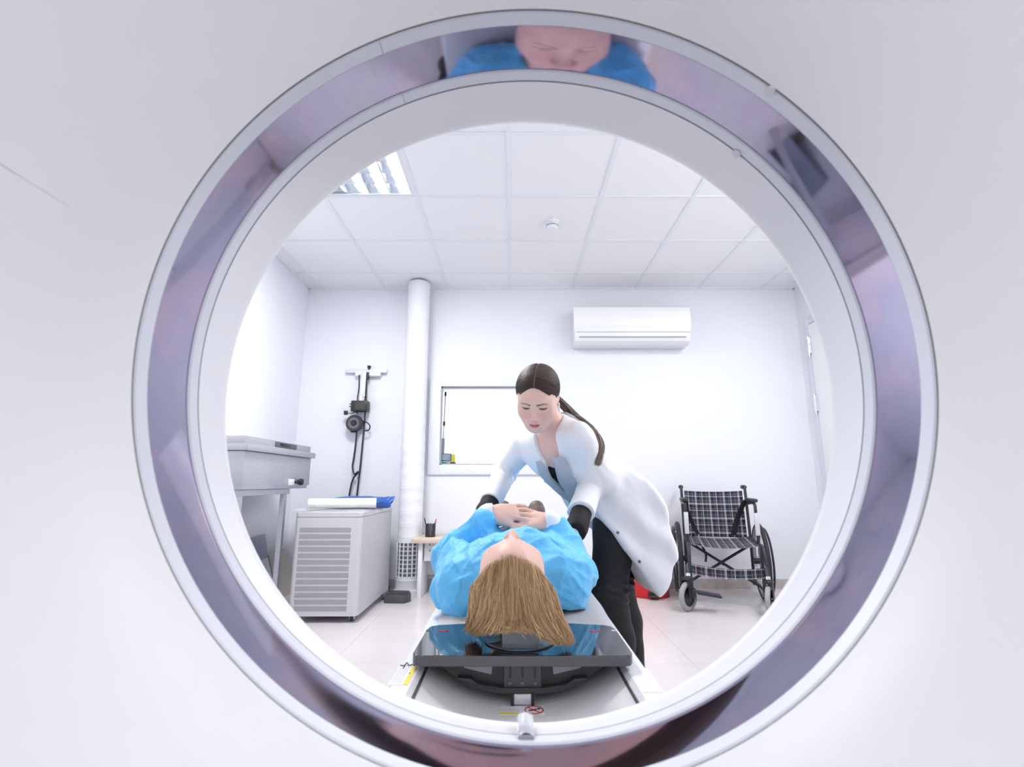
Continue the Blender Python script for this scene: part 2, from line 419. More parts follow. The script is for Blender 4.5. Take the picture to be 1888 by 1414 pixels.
    x0, x1 = .0075, .0185
    rows = []
    for k in range(9):
        u = k / 8; y = .520 + .050 * u; z = zb + .003 - .010 * u + .010 * math.sin(PI * min(1, u * 1.0)) + .004 * u
        rows.append([(x0 - .002 + (x1 - x0 + .004) * q / 6, y, z + .0035 * math.sin(PI * q / 6) * (1 - .3 * u)) for q in range(7)])
    strip(tb, rows, .0012)
    obj('latch_tab', tb, mat('clear_tape', (.85, .86, .9), .15, Transmission_Weight=.45, IOR=1.3), t, label='clear tape tab at the bottom of the bore')
    cl = B(); box(cl, x0 - .002, x1 + .002, .5185, .5225, zb - .001, zb + .004, .001); box(cl, x0 - .001, x1 + .001, .529, .532, zb - .001, zb + .006, .001)
    obj('latch_clip', cl, mat('grey_clip', (.30, .31, .34), .4), t)
    # cover joint on the front funnel, far left
    g = B(); pts = []
    prof = near[2:]
    for k in range(14):
        rr, yy = prof[min(len(prof) - 1, 4 + k // 3)]
    for k in range(13):
        u = k / 12; r = .406 + .16 * u; yy = np.interp(r, [p[0] for p in near], [p[1] for p in near]); a = math.radians(165.3 - 6.0 * u)
        pts.append((AX + r * math.cos(a), yy - .0001, AZ + r * math.sin(a)))
    tube(g, pts, [0.0002 + .0009 * k / 12 for k in range(13)], 6)
    obj('cover_joint', g, mat('joint_light', (.55, .55, .57), .6), t)
build_gantry()
# ------------------------------------------------------------------ patient table
def build_table():
    t = thing('scanner_table', 'white sliding patient table leading out of the scanner bore', 'table', (AX, 1.9, 0))
    Y0, Y1 = .905, 2.86
    p = B(); box(p, AX - .19, AX + .19, 1.35, 2.55, 0, .40, .03)
    obj('pedestal', p, M_WHITE, t)
    p = B(); box(p, AX - .24, AX + .24, 1.2, 2.7, 0, .05, .015)
    obj('base_plate', p, mat('base_grey', (.45, .46, .5), .5), t)
    m_rail = mat('rail_white', (.84, .85, .88), .35)
    for s in (-1, 1):
        pts = [(AX + s * .192, .440), (AX + s * .192, .521), (AX + s * .200, .530), (AX + s * .232, .530), (AX + s * .243, .520), (AX + s * .243, .415), (AX + s * .2, .40)]
        obj('rail', prism(B(), pts, 'y', Y0, Y1), m_rail, t, angle=25)
        obj('rail_gap', box(B(), AX + s * .1885 - .0016, AX + s * .1885 + .0016, Y0, Y1, .44, .5215), M_DARK, t, smooth=False, label='dark gap beside the rail')
    n = 28; top = []; 
    for k in range(n + 1):
        x = -.187 + .374 * k / n; top.append((AX + x, .464 + .054 * (abs(x) / .187) ** 2.4))
    pts = top + [(AX + .187, .40), (AX - .187, .40)]
    obj('trough', prism(B(), pts, 'y', Y0, Y1), mat('trough_white', (.78, .785, .80), .3), t, angle=25)
    # black cradle whose end shows under the head plate
    arc = []
    for k in range(n + 1):
        x = -.165 + .33 * k / n; arc.append((AX + x, .484 + .050 * (abs(x) / .165) ** 2.6))
    obj('cradle', prism(B(), arc + [(AX + .165, .5365), (AX - .165, .5365)], 'y', 1.062, 2.8), mat('cradle_carbon', (.022, .022, .024), .45), t, angle=25)
    lip = [(x, z) for x, z in arc if abs(x - AX) < .10]
    lp = [(AX - .125, .514), (AX - .098, .512), (AX - .085, .502), (AX - .04, .496), (AX + .04, .496), (AX + .085, .502), (AX + .098, .512), (AX + .125, .514)]
    arc2 = [(AX + x, .4855 + .050 * (abs(x) / .165) ** 2.6) for x in (.12, .09, .06, .03, 0, -.03, -.06, -.09, -.12)]
    obj('cradle_lip', prism(B(), lp + arc2, 'y', 1.046, 1.0625, .001), mat('cradle_lip_black', (.03, .03, .033), .35), t, angle=25)
    b = B(); box(b, AX - .036, AX + .036, 1.050, 1.10, .495, .5375, .002)
    mb = obj('mount_block', b, mat('mount_grey', (.06, .06, .066), .4), t, label='dark grey mounting block with three slots')
    for x in (-.024, .0, .024):
        s = B(); box(s, AX + x - .0022, AX + x + .0022, 1.0488, 1.053, .512, .531, .0008)
        obj('slot', s, M_DARK, mb, smooth=False)
        s = B(); cyl(s, (AX + x, 1.0482, .5035), (AX + x, 1.052, .5035), .0034, 14)
        obj('screw', s, mat('dark_screw', (.12, .12, .13), .3, .8), mb)
    for s in (-1, 1):
        b = B(); pts = [(AX + s * .058, .536), (AX + s * .120, .536), (AX + s * .112, .528), (AX + s * .060, .5165)]
        prism(b, pts, 'y', 1.056, 1.062)
        obj('tape_flap', b, mat('grey_tape', (.26, .27, .31), .6), t, angle=25, label='grey tape flap hanging under the head plate')
    # latch under the cradle
    b = B(); box(b, AX - .017, AX + .017, 1.048, 1.064, .466, .4855, .002)
    la = obj('latch', b, mat('latch_silver', (.62, .63, .68), .3, .3), t)
    for s in (-1, 1):
        b = B(); box(b, AX + s * .0195 - .0025, AX + s * .0195 + .0025, 1.046, 1.066, .465, .488, .0005)
        obj('latch_guide', b, M_DARK, t, smooth=False)
    # labels on the rails and in the trough
    def sticker(name, x0, x1, y0, y1, z, m, lab, th=.0006):
        return obj(name, box(B(), x0, x1, y0, y1, z, z + th), m, t, smooth=False, label=lab)
    m_lab = mat('label_white', (.86, .87, .9), .4); m_yel = mat('label_yellow', (.90, .70, .02), .4)
    m_txt = mat('label_print', (.50, .52, .57), .6)
    s = sticker('warning_label', AX - .239, AX - .2035, .966, 1.055, .5302, m_lab, 'white warning label with a yellow stripe')
    obj('yellow_stripe', box(B(), AX - .2125, AX - .2045, .966, 1.055, .5308, .5311), m_yel, s, smooth=False)
    tx = B(); rnd = random.Random(4)
    for k in range(5):
        y = .972
        while y < 1.05:
            w = rnd.uniform(.004, .011); box(tx, AX - .2365 + .0042 * k, AX - .2352 + .0042 * k, y, min(1.05, y + w), .5308, .5310); y += w + .002
    txo = obj('label_text', tx, m_txt, s, smooth=False)
    wm = B(); tri = [(AX - .2125, 1.024), (AX - .2095, 1.019), (AX - .2125, 1.0165)]
    prism(wm, tri, 'z', .5311, .5313); obj('warning_mark', wm, M_DARK, s, smooth=False)
    s = sticker('instruction_label', AX + .203, AX + .239, .935, 1.045, .5302, m_lab, 'white instruction label with faint print')
    tx = B()
    for k in range(7):
        y = .95
        while y < 1.04:
            w = rnd.uniform(.003, .009); box(tx, AX + .2065 + .0042 * k, AX + .2074 + .0042 * k, y, min(1.04, y + w), .5308, .5310); y += w + .003
    obj('label_text', tx, mat('label_print_faint', (.66, .67, .70), .6), s, smooth=False)
    # sticker at the trough end: text block with yellow bar and a red prohibition ring over a black figure
    s = sticker('prohibition_label', AX - .046, AX + .040, 1.010, 1.0445, .4650, m_lab, 'white label with yellow bar and red prohibition sign')
    obj('yellow_stripe', box(B(), AX - .045, AX - .006, 1.0105, 1.017, .4656, .4659), m_yel, s, smooth=False)
    tx = B()
    for k in range(3): box(tx, AX - .043, AX - .008, 1.021 + .005 * k, 1.0225 + .005 * k, .4656, .4658)
    obj('label_text', tx, m_txt, s, smooth=False)
    rg = B(); cx, cy = AX + .0205, 1.0275
    pts = [(cx + .017 * math.cos(a), cy + .0155 * math.sin(a), .4659) for a in np.linspace(0, 2 * PI, 33)[:-1]]
    tube(rg, pts, .0011, 6, True)
    obj('prohibition_ring', rg, mat('label_red', (.55, .02, .03), .5), s)
    br = B(); tube(br, [(cx - .012, cy + .012, .4659), (cx + .012, cy - .012, .4659)], .001, 6)
    obj('prohibition_bar', br, mat('label_red', (.55, .02, .03), .5), s)
    fg = B(); prism(fg, [(cx - .010, cy - .004), (cx + .002, cy - .001), (cx + .007, cy + .004), (cx + .003, cy + .006), (cx - .002, cy + .003), (cx - .010, cy + .001)], 'z', .4656, .4659)
    lathe(fg, [(0, .4656), (.003, .4656), (.003, .4659), (0, .4659)], (cx + .009, cy + .006, 0), 'z', 14)
    obj('figure_mark', fg, M_DARK, s, smooth=False)
    # torn tape and pen scribble by the left label
    b = B()
    tube(b, spline([(AX - .238, 1.062, .5306), (AX - .230, 1.060, .531), (AX - .226, 1.066, .534), (AX - .220, 1.058, .532), (AX - .214, 1.062, .5325), (AX - .209, 1.056, .531)], 5), .0011, 6)
    tube(b, spline([(AX - .231, 1.061, .531), (AX - .228, 1.052, .5315), (AX - .230, 1.045, .5308)], 5), .0009, 6)
    obj('frayed_tape', b, M_DARK, t)
    # mattress
    b = B(); box(b, AX - .168, AX + .180, 1.245, 2.8, .5375, .549, .004)
    obj('mattress', b, mat('mattress_vinyl', (.10, .11, .13), .5), t)

    # paper sheet laid over the mattress
    rows = []
    for j in range(46):
        y = 1.212 + 1.45 * j / 45; r = []
        for i in range(25):
            u = -1 + 2 * i / 24; x = AX + .012 + .218 * u + .004 * math.sin(9 * y) * (1 if u > 0 else -1)
            z = .5532 + .0006 * math.sin(23 * u + 7 * y) + .0006 * math.sin(31 * y + 5 * u)
            if abs(u) > .82: z -= .016 * ((abs(u) - .82) / .18) ** 1.5
            if j < 3: z -= (3 - j) * .0004
            r.append((x, y + .012 * math.cos(u * 2.5) * (1 - j / 45) - (0.012 if u < 0 else 0) * (1 - j / 45), z))
        rows.append(r)
    s = obj('paper_sheet', strip(B(), rows, .0012), M_PAPER, None, angle=60)
    tag(s, 'white disposable paper sheet spread on the patient table', 'paper sheet')

    # head holder: black plate with a clear cup
    h = thing('head_holder', 'glossy black head holder plate with clear cup under the blond hair', 'head holder', (AX, 1.13, .54))
    out = [(-.190, 1.026), (.190, 1.026), (.205, 1.031), (.2115, 1.045), (.2105, 1.20), (.206, 1.226), (.190, 1.236), (.11, 1.252), (-.11, 1.252), (-.190, 1.236), (-.206, 1.226), (-.2105, 1.20), (-.2115, 1.045), (-.205, 1.031)]
    m_pl = mat('plate_gloss_black', (.012, .013, .018), .06, 0, .6, Coat_Weight=.6, Coat_Roughness=.03)
    m_edge = mat('plate_edge_grey', (.085, .085, .095), .42)
    pl = B(); prism(pl, [(AX + x, y) for x, y in out], 'z', .5395, .5590, .0022)
    pl.faces.ensure_lookup_table()
    for f in pl.faces:
        f.normal_update(); f.material_index = 0 if abs(f.normal.z) > .9 and f.calc_center_median().z > .55 else 1
    obj('plate', pl, [m_pl, m_edge], h, angle=12)
    # clear cup: flange and half-pipe
    m_cl = mat('clear_acrylic', (.62, .66, .72), .05, 0, .5, Transmission_Weight=.82, IOR=1.3)
    fl = B(); lathe(fl, [(.0, .5592), (.071, .5592), (.0735, .5605), (.0735, .5622), (.071, .5632), (.0, .5632)], (AX - .004, 1.122, 0), 'z', 56)
    obj('cup_flange', fl, m_cl, h)
    rows = []
    for j in range(9):
        y = 1.056 + .127 * j / 8; r = []
        for i in range(23):
            a = PI * (1.09 + .82 * i / 22)
            r.append((AX - .004 + .052 * math.cos(a), y - .006 * (j == 0), .617 + .0515 * math.sin(a)))
        rows.append(r)
    obj('cup_cradle', strip(B(), rows, .0035), m_cl, h)
    gb = B(); box(gb, AX - .040, AX + .032, 1.050, 1.055, .5633, .612, .003)
    obj('cup_front', gb, mat('cup_grey', (.20, .22, .27), .15, 0, .5, Transmission_Weight=.35), h, label='grey front wall of the head cup')
    # red lettering near the corners, read from the other side, and the side notches
    m_rp = mat('red_print', (.60, .03, .07), .5)
    def letters(x0, y, w):
        b = B(); z = .5591
        st = {0: [((0, 0), (0, 1)), ((0, 1), (.8, 1)), ((.8, 1), (.8, 0)), ((0, .5), (.8, .5))], 1: [((0, 0), (0, 1)), ((0, 1), (.8, .55)), ((.8, .55), (0, .3)), ((0, 0), (.8, 0))], 2: [((.8, 0), (.8, 1)), ((0, 1), (.8, 1)), ((0, 0), (.8, .5))]}
        for k in range(3):
            for a, c in st[k]:
                cw = w / 3
                tube(b, [(x0 + k * cw + a[0] * cw * .9, y + a[1] * .0085, z), (x0 + k * cw + c[0] * cw * .9, y + c[1] * .0085, z)], .0009, 5)
        return b
    obj('red_lettering', letters(AX - .180, 1.183, .022), m_rp, h, label='small red lettering')
    obj('red_lettering', letters(AX + .152, 1.180, .024), m_rp, h, label='small red lettering')
    for s in (-1, 1):
        b = B(); lathe(b, [(0, .5588), (.0055, .5588), (.0055, .5594), (0, .5594)], (AX + s * .2055, 1.19, 0), 'z', 18)
        obj('edge_notch', b, M_DARK if s < 0 else mat('notch_light', (.5, .5, .55), .4), h)
build_table()
# ------------------------------------------------------------------ things along the walls
def build_props():
    # --- wall air conditioner
    t = thing('air_conditioner', 'white split air conditioner mounted high on the back wall', 'air conditioner', (1.08, BY, 2.3))
    x0, x1 = .555, 1.605
    prof = [(4.499, 2.10), (4.36, 2.10), (4.305, 2.125), (4.285, 2.17), (4.278, 2.24), (4.285, 2.36), (4.30, 2.425), (4.33, 2.445), (4.499, 2.445)]
    obj('body', prism(B(), prof, 'x', x0 + .008, x1 - .008, .006), M_WHITE, t, angle=25)
    pf = [(4.2865, 2.205), (4.2795, 2.25), (4.2785, 2.33), (4.283, 2.40), (4.292, 2.437), (4.31, 2.452), (4.34, 2.454), (4.34, 2.445), (4.305, 2.42), (4.292, 2.36), (4.288, 2.24)]
    obj('front_panel', prism(B(), pf, 'x', x0, x1, .003), mat('ac_panel', (.87, .88, .90), .25), t, angle=25)
    fv = [(4.287, 2.196), (4.2915, 2.158), (4.312, 2.125), (4.318, 2.130), (4.298, 2.165), (4.293, 2.196)]
    obj('air_flap', prism(B(), [(y - .004, z) for y, z in fv], 'x', x0 + .05, x1 - .05, .001), mat('ac_flap', (.80, .82, .87), .3), t, angle=25)
    obj('flap_gap', box(B(), x0 + .045, x1 - .05, 4.2835, 4.30, 2.154, 2.159), mat('gap_grey', (.12, .14, .18), .6), t, smooth=False)
    obj('flap_gap', box(B(), x0 + .02, x1 - .01, 4.279, 4.30, 2.198, 2.2035), mat('gap_light', (.45, .48, .54), .6), t, smooth=False)

    # --- tall wrapped air column with a grille foot
    cx, cy = -.853, 4.335
    t = thing('air_column', 'tall white round air column with grille foot against the back wall', 'air column', (cx, cy, 0))
    m_wrap = mat('ribbed_wrap', (.81, .83, .88), .5)
    N, L, b = nodes(m_wrap); tc = N.new('ShaderNodeTexCoord'); wv = N.new('ShaderNodeTexWave'); wv.bands_direction = 'Z'
    wv.inputs['Scale'].default_value = 22; wv.inputs['Distortion'].default_value = 1.2; wv.inputs['Detail'].default_value = 2; wv.inputs['Detail Scale'].default_value = 1.5
    bp = N.new('ShaderNodeBump'); bp.inputs['Strength'].default_value = .22; bp.inputs['Distance'].default_value = .004
    L.new(tc.outputs['Object'], wv.inputs['Vector']); L.new(wv.outputs['Fac'], bp.inputs['Height']); L.new(bp.outputs[0], b.inputs['Normal'])
    r = .1; prof = [(r * .985, .425)] + [(r + .0012 * math.sin(z * 61) + .001 * math.sin(z * 23), z) for z in np.arange(.43, 1.45, .012)] + [(r, 1.46), (r, 2.655), (r * .97, 2.675), (r * .9, 2.685), (.0, 2.685)]
    obj('pipe', lathe(B(), [(0, .425)] + prof, (cx, cy, 0), 'z', 48), m_wrap, t, angle=50)
    obj('grille_foot', lathe(B(), [(0, .11), (.104, .11), (.104, .135), (.094, .137), (.094, .395), (.104, .397), (.104, .425), (0, .425)], (cx, cy, 0), 'z', 48), mat('grille_shell', (.76, .78, .83), .4), t, angle=30)
    obj('foot_ring', lathe(B(), [(0, .0), (.112, .0), (.112, .03), (.106, .036), (.106, .098), (.109, .104), (.109, .112), (0, .112)], (cx, cy, 0), 'z', 48), M_WHITE, t, angle=30)
    m_gr = mat('grille_dark', (.14, .15, .18), .5)
    obj('air_intake', lathe(B(), [(.0945, .137), (.0955, .137), (.0955, .395), (.0945, .395), (.0945, .137)], (cx, cy, 0), 'z', 40, PI * 1.06, PI * 1.88), m_gr, t, label='dark intake behind the grille bars')
    for k in range(8):
        a = PI * (1.06 + .82 * k / 7); x, y = cx + .102 * math.cos(a), cy + .102 * math.sin(a)
        g = B(); cyl(g, (x, y, .13), (x, y, .40), .0055, 8); obj('grille_bar', g, M_WHITE, t)
    for k in range(7):
        z = .165 + .034 * k
        g = B(); lathe(g, [(.0955, z - .005), (.1005, z - .005), (.1005, z + .005), (.0955, z + .005), (.0955, z - .005)], (cx, cy, 0), 'z', 30, PI * 1.04, PI * 1.9)
        obj('grille_ring', g, mat('grille_ring', (.55, .57, .62), .4), t)

    # --- desk with a pencil cup
    t = thing('side_desk', 'low desk with pale wood top beside the air column', 'desk', (-.3, 4.3, 0))
    m_wood = noise_color(mat('pale_wood', (.7, .6, .5), .45), (.62, .50, .40), (.72, .60, .50), 3, 5, .3, .7, 'Object', (1, 14, 14))
    m_lam = mat('white_laminate', (.80, .81, .85), .4)
    obj('desk_top', box(B(), -.785, .16, 4.08, 4.485, .413, .448, .004), m_wood, t)
    for x in (-.742, .09):
        obj('side_panel', box(B(), x, x + .032, 4.12, 4.47, 0, .413, .003), m_lam, t)
    obj('back_panel', box(B(), -.71, .09, 4.43, 4.45, .12, .413, .002), m_lam, t)
    dr = obj('drawer', box(B(), -.70, -.2, 4.16, 4.43, .27, .405, .003), m_lam, t)
    for z in (.395, .35):
        s = B(); cyl(s, (-.655, 4.155, z), (-.655, 4.162, z), .007, 12); obj('screw_cap', s, mat('grey_cap', (.25, .25, .28), .4), dr)
    px, py, pz = -.668, 4.24, .448
    t = thing('pencil_cup', 'black wire mesh pencil cup on the low desk', 'pencil cup', (px, py, pz))
    m_mesh = mat('black_mesh', (.03, .03, .035), .5); N, L, b = nodes(m_mesh)
    tc = N.new('ShaderNodeTexCoord'); vo = N.new('ShaderNodeTexVoronoi'); vo.inputs['Scale'].default_value = 190
    gt = N.new('ShaderNodeMath'); gt.operation = 'GREATER_THAN'; gt.inputs[1].default_value = .0028 * 190 * .62
    iv = N.new('ShaderNodeMath'); iv.operation = 'SUBTRACT'; iv.inputs[0].default_value = 1.0
    mr = N.new('ShaderNodeMath'); mr.operation = 'MULTIPLY'; mr.inputs[1].default_value = .55
    L.new(tc.outputs['Object'], vo.inputs['Vector']); L.new(vo.outputs['Distance'], gt.inputs[0]); L.new(gt.outputs[0], mr.inputs[0])
    L.new(mr.outputs[0], iv.inputs[1]); L.new(iv.outputs[0], b.inputs['Alpha'])
    obj('mesh_wall', lathe(B(), [(.041, .004), (.042, .100), (.0405, .100), (.0395, .004), (.041, .004)], (px, py, pz), 'z', 32), m_mesh, t)
    rm = B(); tube(rm, [(px + .042 * math.cos(a), py + .042 * math.sin(a), pz + .101) for a in np.linspace(0, 2 * PI, 33)[:-1]], .0022, 8, True)
    obj('rim', rm, M_BLACK, t)
    obj('foot', lathe(B(), [(0, 0), (.042, 0), (.042, .004), (0, .004)], (px, py, pz), 'z', 32), M_BLACK, t)
    pens = [(-.030, .0, -.052, .0, .150, .0045, M_BLACK, 'marker', 'black marker leaning left in the mesh pencil cup'),
            (.022, .0, .046, .0, .142, .0045, M_BLACK, 'marker', 'black and red marker leaning right in the mesh pencil cup'),
            (-.004, .01, -.014, .012, .165, .003, M_WHITE, 'swab_stick', 'white swab stick leaning left in the mesh pencil cup'),
            (.008, .012, .006, .014, .178, .003, M_WHITE, 'swab_stick', 'tallest white swab stick in the mesh pencil cup'),
            (.012, -.008, .022, -.008, .158, .003, M_WHITE, 'swab_stick', 'white swab stick leaning right in the mesh pencil cup')]
    for a, bb, c, d, hgt, rr, m, nm, lab in pens:
        p0, p1 = Vector((px + a * .6, py + bb, pz + .006)), Vector((px + c, py + d, pz + hgt)); dd = (p1 - p0).normalized()
        r = thing(nm, lab, nm.replace('_', ' '), p0)
        s = B(); cyl(s, p0, p1 - dd * .03, rr, 10); obj('shaft', s, m, r)
        s = B(); cyl(s, p1 - dd * .03, p1, rr * 1.12, 10, rr * .7)
        obj('cap' if nm == 'marker' else 'tip', s, M_RED if 'red' in lab else m, r)

    # --- foot pedal on the floor
    t = thing('foot_pedal', 'dark grey five-sided foot pedal on the floor by the air column', 'foot pedal', (-.87, 4.0, 0))
    pts = [(-.955, 3.96), (-.80, 3.95), (-.765, 4.02), (-.79, 4.11), (-.95, 4.12)]
    obj('casing', prism(B(), pts, 'z', .0, .058, .004), mat('pedal_grey', (.07, .075, .085), .5), t)
    obj('tread', prism(B(), [(-.945, 3.975), (-.805, 3.967), (-.78, 4.02), (-.80, 4.095), (-.94, 4.105)], 'z', .058, .064, .002), mat('pedal_tread', (.04, .04, .045), .6), t)
    cb = B(); tube(cb, spline([(-.94, 4.06, .03), (-.985, 4.05, .008), (-1.0, 4.13, .006), (-.99, 4.25, .006), (-1.005, 4.34, .05)], 6), .004, 8)
    obj('cable', cb, M_DARK, t)

    # --- chiller cabinet on casters
    t = thing('chiller_cabinet', 'light grey chiller cabinet with thirteen perforated vents standing on casters', 'cabinet', (-1.22, 3.85, 0))
    m_ch = mat('chiller_paint', (.55, .55, .585), .4)
    X0, X1, Yf, Yb = -1.44, -.992, 3.42, 4.27
    def rounded(x0, x1, y0, y1, r, n=6):
        o = []
        for cx_, cy_, a0 in ((x1 - r, y1 - r, 0), (x0 + r, y1 - r, PI / 2), (x0 + r, y0 + r, PI), (x1 - r, y0 + r, PI * 1.5)):
            o += [(cx_ + r * math.cos(a0 + PI / 2 * k / n), cy_ + r * math.sin(a0 + PI / 2 * k / n)) for k in range(n + 1)]
        return o
    obj('body', prism(B(), rounded(X0, X1, Yf, Yb, .03), 'z', .042, .655), m_ch, t, angle=30)
    obj('lid', prism(B(), rounded(X0, X1, Yf, Yb, .03), 'z', .6575, .686, .003), m_ch, t, angle=30)
    m_vent = mat('vent_mesh', (.40, .41, .45), .5); N, L, b = nodes(m_vent)
    tc = N.new('ShaderNodeTexCoord'); ck = N.new('ShaderNodeTexChecker'); ck.inputs['Scale'].default_value = 420
    ck.inputs['Color1'].default_value = (.22, .225, .255, 1); ck.inputs['Color2'].default_value = (.42, .425, .46, 1)
    L.new(tc.outputs['Object'], ck.inputs['Vector']); L.new(ck.outputs['Color'], b.inputs['Base Color'])
    for k in range(13):
        z = .589 - .0405 * k
        obj('vent', box(B(), -1.402, -1.062, Yf - .0012, Yf + .01, z - .0295, z), m_vent, t, smooth=False)
    for x, y in ((X1 - .045, Yf + .05), (X0 + .06, Yf + .05), (X1 - .045, Yb - .06), (X0 + .06, Yb - .06)):
        w = B(); lathe(w, [(0, -.012), (.017, -.012), (.02, -.008), (.02, .008), (.017, .012), (0, .012)], (x, y, .02), 'x', 20)
        ca = obj('caster', w, M_DARK, t)
        f = B(); box(f, x - .016, x - .0125, y - .012, y + .012, .016, .042); box(f, x + .0125, x + .016, y - .012, y + .012, .016, .042); box(f, x - .018, x + .018, y - .018, y + .018, .0385, .0425)
        obj('caster_fork', f, mat('zinc', (.65, .66, .68), .35, .7), ca, smooth=False)
    # things on the chiller
    rows = []
    for j in range(10):
        v = j / 9; r = []
        for i in range(22):
            u = i / 21; x = -1.50 + .50 * u; y = 3.50 + .30 * v + .05 * u
            z = .6885 + .0015 * (1 + math.sin(14 * u + 5 * v)) + (.012 * max(0, (.12 - u) / .12) if u < .12 else 0)
            r.append((x, y, z))
        rows.append(r)
    s = obj('folded_sheet', strip(B(), rows, .005), M_PAPER, None, angle=50)
    tag(s, 'thin white folded sheet on the chiller cabinet under the paper roll', 'sheet')
    t = thing('paper_roll', 'thick white paper roll lying on the chiller cabinet', 'paper roll', (-1.21, 3.70, .695))
    p0, p1 = Vector((-1.435, 3.62, .737)), Vector((-.985, 3.72, .737))
    s = B(); cyl(s, p0, p1, .034, 28); obj('roll', s, mat('paper_roll_white', (.85, .86, .88), .7), t, angle=50)
    d = (p1 - p0).normalized(); s = B(); cyl(s, p0 - d * .001, p1 + d * .001, .013, 16); obj('core', s, mat('cardboard', (.55, .47, .40), .7), t)
    # blue cushion behind the roll
    bm = B(); bmesh.ops.create_icosphere(bm, subdivisions=5, radius=1.0)
    from mathutils import noise as mn
    for v in bm.verts:
        p = v.co.copy(); w = mn.noise(p * 1.6) * .12 + abs(mn.noise(p * 3.1 + Vector((4, 1, 7)))) * .14
        px_, py_, pz_ = p * (1 + w)
        q = Vector((px_ * .275, py_ * .135, max(pz_, -.55) * .052))
        tip = max(0.0, px_ - .55); q.z += tip * tip * .10 + tip * .05 * math.sin(py_ * 6); q.y *= 1 - .5 * min(1, tip * 1.6)
        v.co = q + Vector((-1.185, 3.93, .726))
    s = obj('blue_cushion', bm, bump(mat('blue_vinyl', (.018, .10, .40), .42), 30, .2, .01), None, angle=None)
    tag(s, 'blue crumpled cushion behind the paper roll on the chiller cabinet', 'cushion')

    # --- stainless basin cabinet on a stand, left wall
    t = thing('steel_cabinet', 'stainless steel box cabinet with lid on a stand at the left wall', 'steel cabinet', (-1.74, 3.4, 0))
    sx0, sx1, sy0, sy1 = LX + .012, -1.555, 2.925, 3.90
    obj('body', box(B(), sx0, sx1, sy0, sy1, .84, 1.064, .003), M_STEEL, t, angle=30)
    obj('lid_rim', box(B(), sx0, sx1 + .022, sy0 - .012, sy1 + .03, 1.066, 1.106, .003), M_STEEL, t, angle=30)
    obj('lid', box(B(), sx0, sx1 - .004, sy0, sy1 - .01, 1.106, 1.153, .003), M_STEEL, t, angle=30)
    hb = B(); box(hb, sx1 - .006, sx1 + .004, 3.30, 3.62, 1.113, 1.147, .003)
    ho = obj('handle', hb, mat('handle_grey', (.10, .10, .115), .45), t, label='dark recessed lid handle')
    g = B(); box(g, sx1 + .003, sx1 + .012, 3.36, 3.50, 1.123, 1.142, .003); obj('grip', g, M_DARK, ho)
    g = B(); box(g, sx1, sx1 + .016, 3.53, 3.60, .862, .905, .002); obj('switch_plate', g, mat('switch_white', (.75, .76, .8), .3), t)
    kx = B(); lathe(kx, [(0, .0), (.016, .0), (.016, .012), (.024, .016), (.022, .036), (.010, .042), (0, .042)], (sx1, 3.69, .886), 'x', 20)
    ko = obj('control_knob', kx, M_DARK, t, label='black control knob')
    kb = B(); cyl(kb, (sx1, 3.61, .884), (sx1 + .03, 3.61, .884), .008, 12); obj('switch_lever', kb, M_DARK, t)
    kr = B(); cyl(kr, (sx1, 3.76, .888), (sx1 + .006, 3.76, .888), .007, 12); obj('pilot_lamp', kr, mat('pilot_red', (.4, .03, .03), .3), t)
    obj('corner_plate', box(B(), sx1 - .02, sx1 + .003, sy1 - .04, sy1 + .004, .842, .862, .001), M_WHITE, t, smooth=False)
    fr = B(); y1 = 3.60
    box(fr, sx1 - .05, sx1 - .012, sy0 + .02, y1, .803, .839, .002); box(fr, sx0 + .01, sx0 + .048, sy0 + .02, y1, .803, .839, .002)
    box(fr, sx0 + .048, sx1 - .05, sy0 + .02, sy0 + .055, .803, .839, .002); box(fr, sx0 + .048, sx1 - .05, y1 - .035, y1, .803, .839, .002)
    obj('stand_frame', fr, M_STEEL, t, smooth=False)
    for x in (sx1 - .048, sx0 + .012):
        for y in (sy0 + .022, y1 - .07):
            obj('leg', box(B(), x, x + .034, y, y + .034, .0, .804, .002), M_STEEL, t, smooth=False)

    # --- boards leaning on the left wall
    def board(name, lab, y0, y1, h, x_off, th, m, slope=.0):
        bm = B(); lean = .10
        vs = []
        for x_ in (0, th):
            for (y, z) in ((y0, 0.0), (y1, 0.0), (y1, h + slope), (y0, h)):
                vs.append(bm.verts.new((LX + .018 + x_off + x_ + lean * (1 - z / h) * 1.0, y, z)))
        for f in ((0, 1, 2, 3), (7, 6, 5, 4), (0, 4, 5, 1), (1, 5, 6, 2), (2, 6, 7, 3), (3, 7, 4, 0)): bm.faces.new([vs[i] for i in f])
        return tag(obj(name, bm, m, None, smooth=False), lab, 'board')
    board('leaning_board', 'blue-grey board leaning on the left wall under the steel cabinet', 3.15, 4.03, .46, 0.0, .012, mat('board_bluegrey', (.33, .38, .47), .5), .03)
    board('leaning_board', 'pale grey small board leaning in front of the blue-grey board', 3.25, 3.86, .315, .12, .01, mat('board_pale', (.62, .64, .70), .6), .02)
    board('leaning_board', 'beige board leaning on the left wall behind the cabinet leg', 4.06, 4.36, .33, .02, .014, mat('board_beige', (.56, .53, .48), .6), .02)

    # --- wall bracket with power box, reel and cables
    t = thing('wall_bracket', 'silver T-shaped wall bracket with hanging black cables by the air column', 'bracket', (-1.345, BY, 1.6))
    m_al = mat('bracket_alu', (.72, .74, .79), .3, .5)
    obj('cross_bar', box(B(), -1.525, -1.15, BY - .045, BY - .002, 1.868, 1.898, .002), m_al, t, angle=30)
    b_ = B(); box(b_, -1.43, -1.20, BY - .06, BY - .002, 1.835, 1.868, .004); obj('bar_mount', b_, M_WHITE, t)
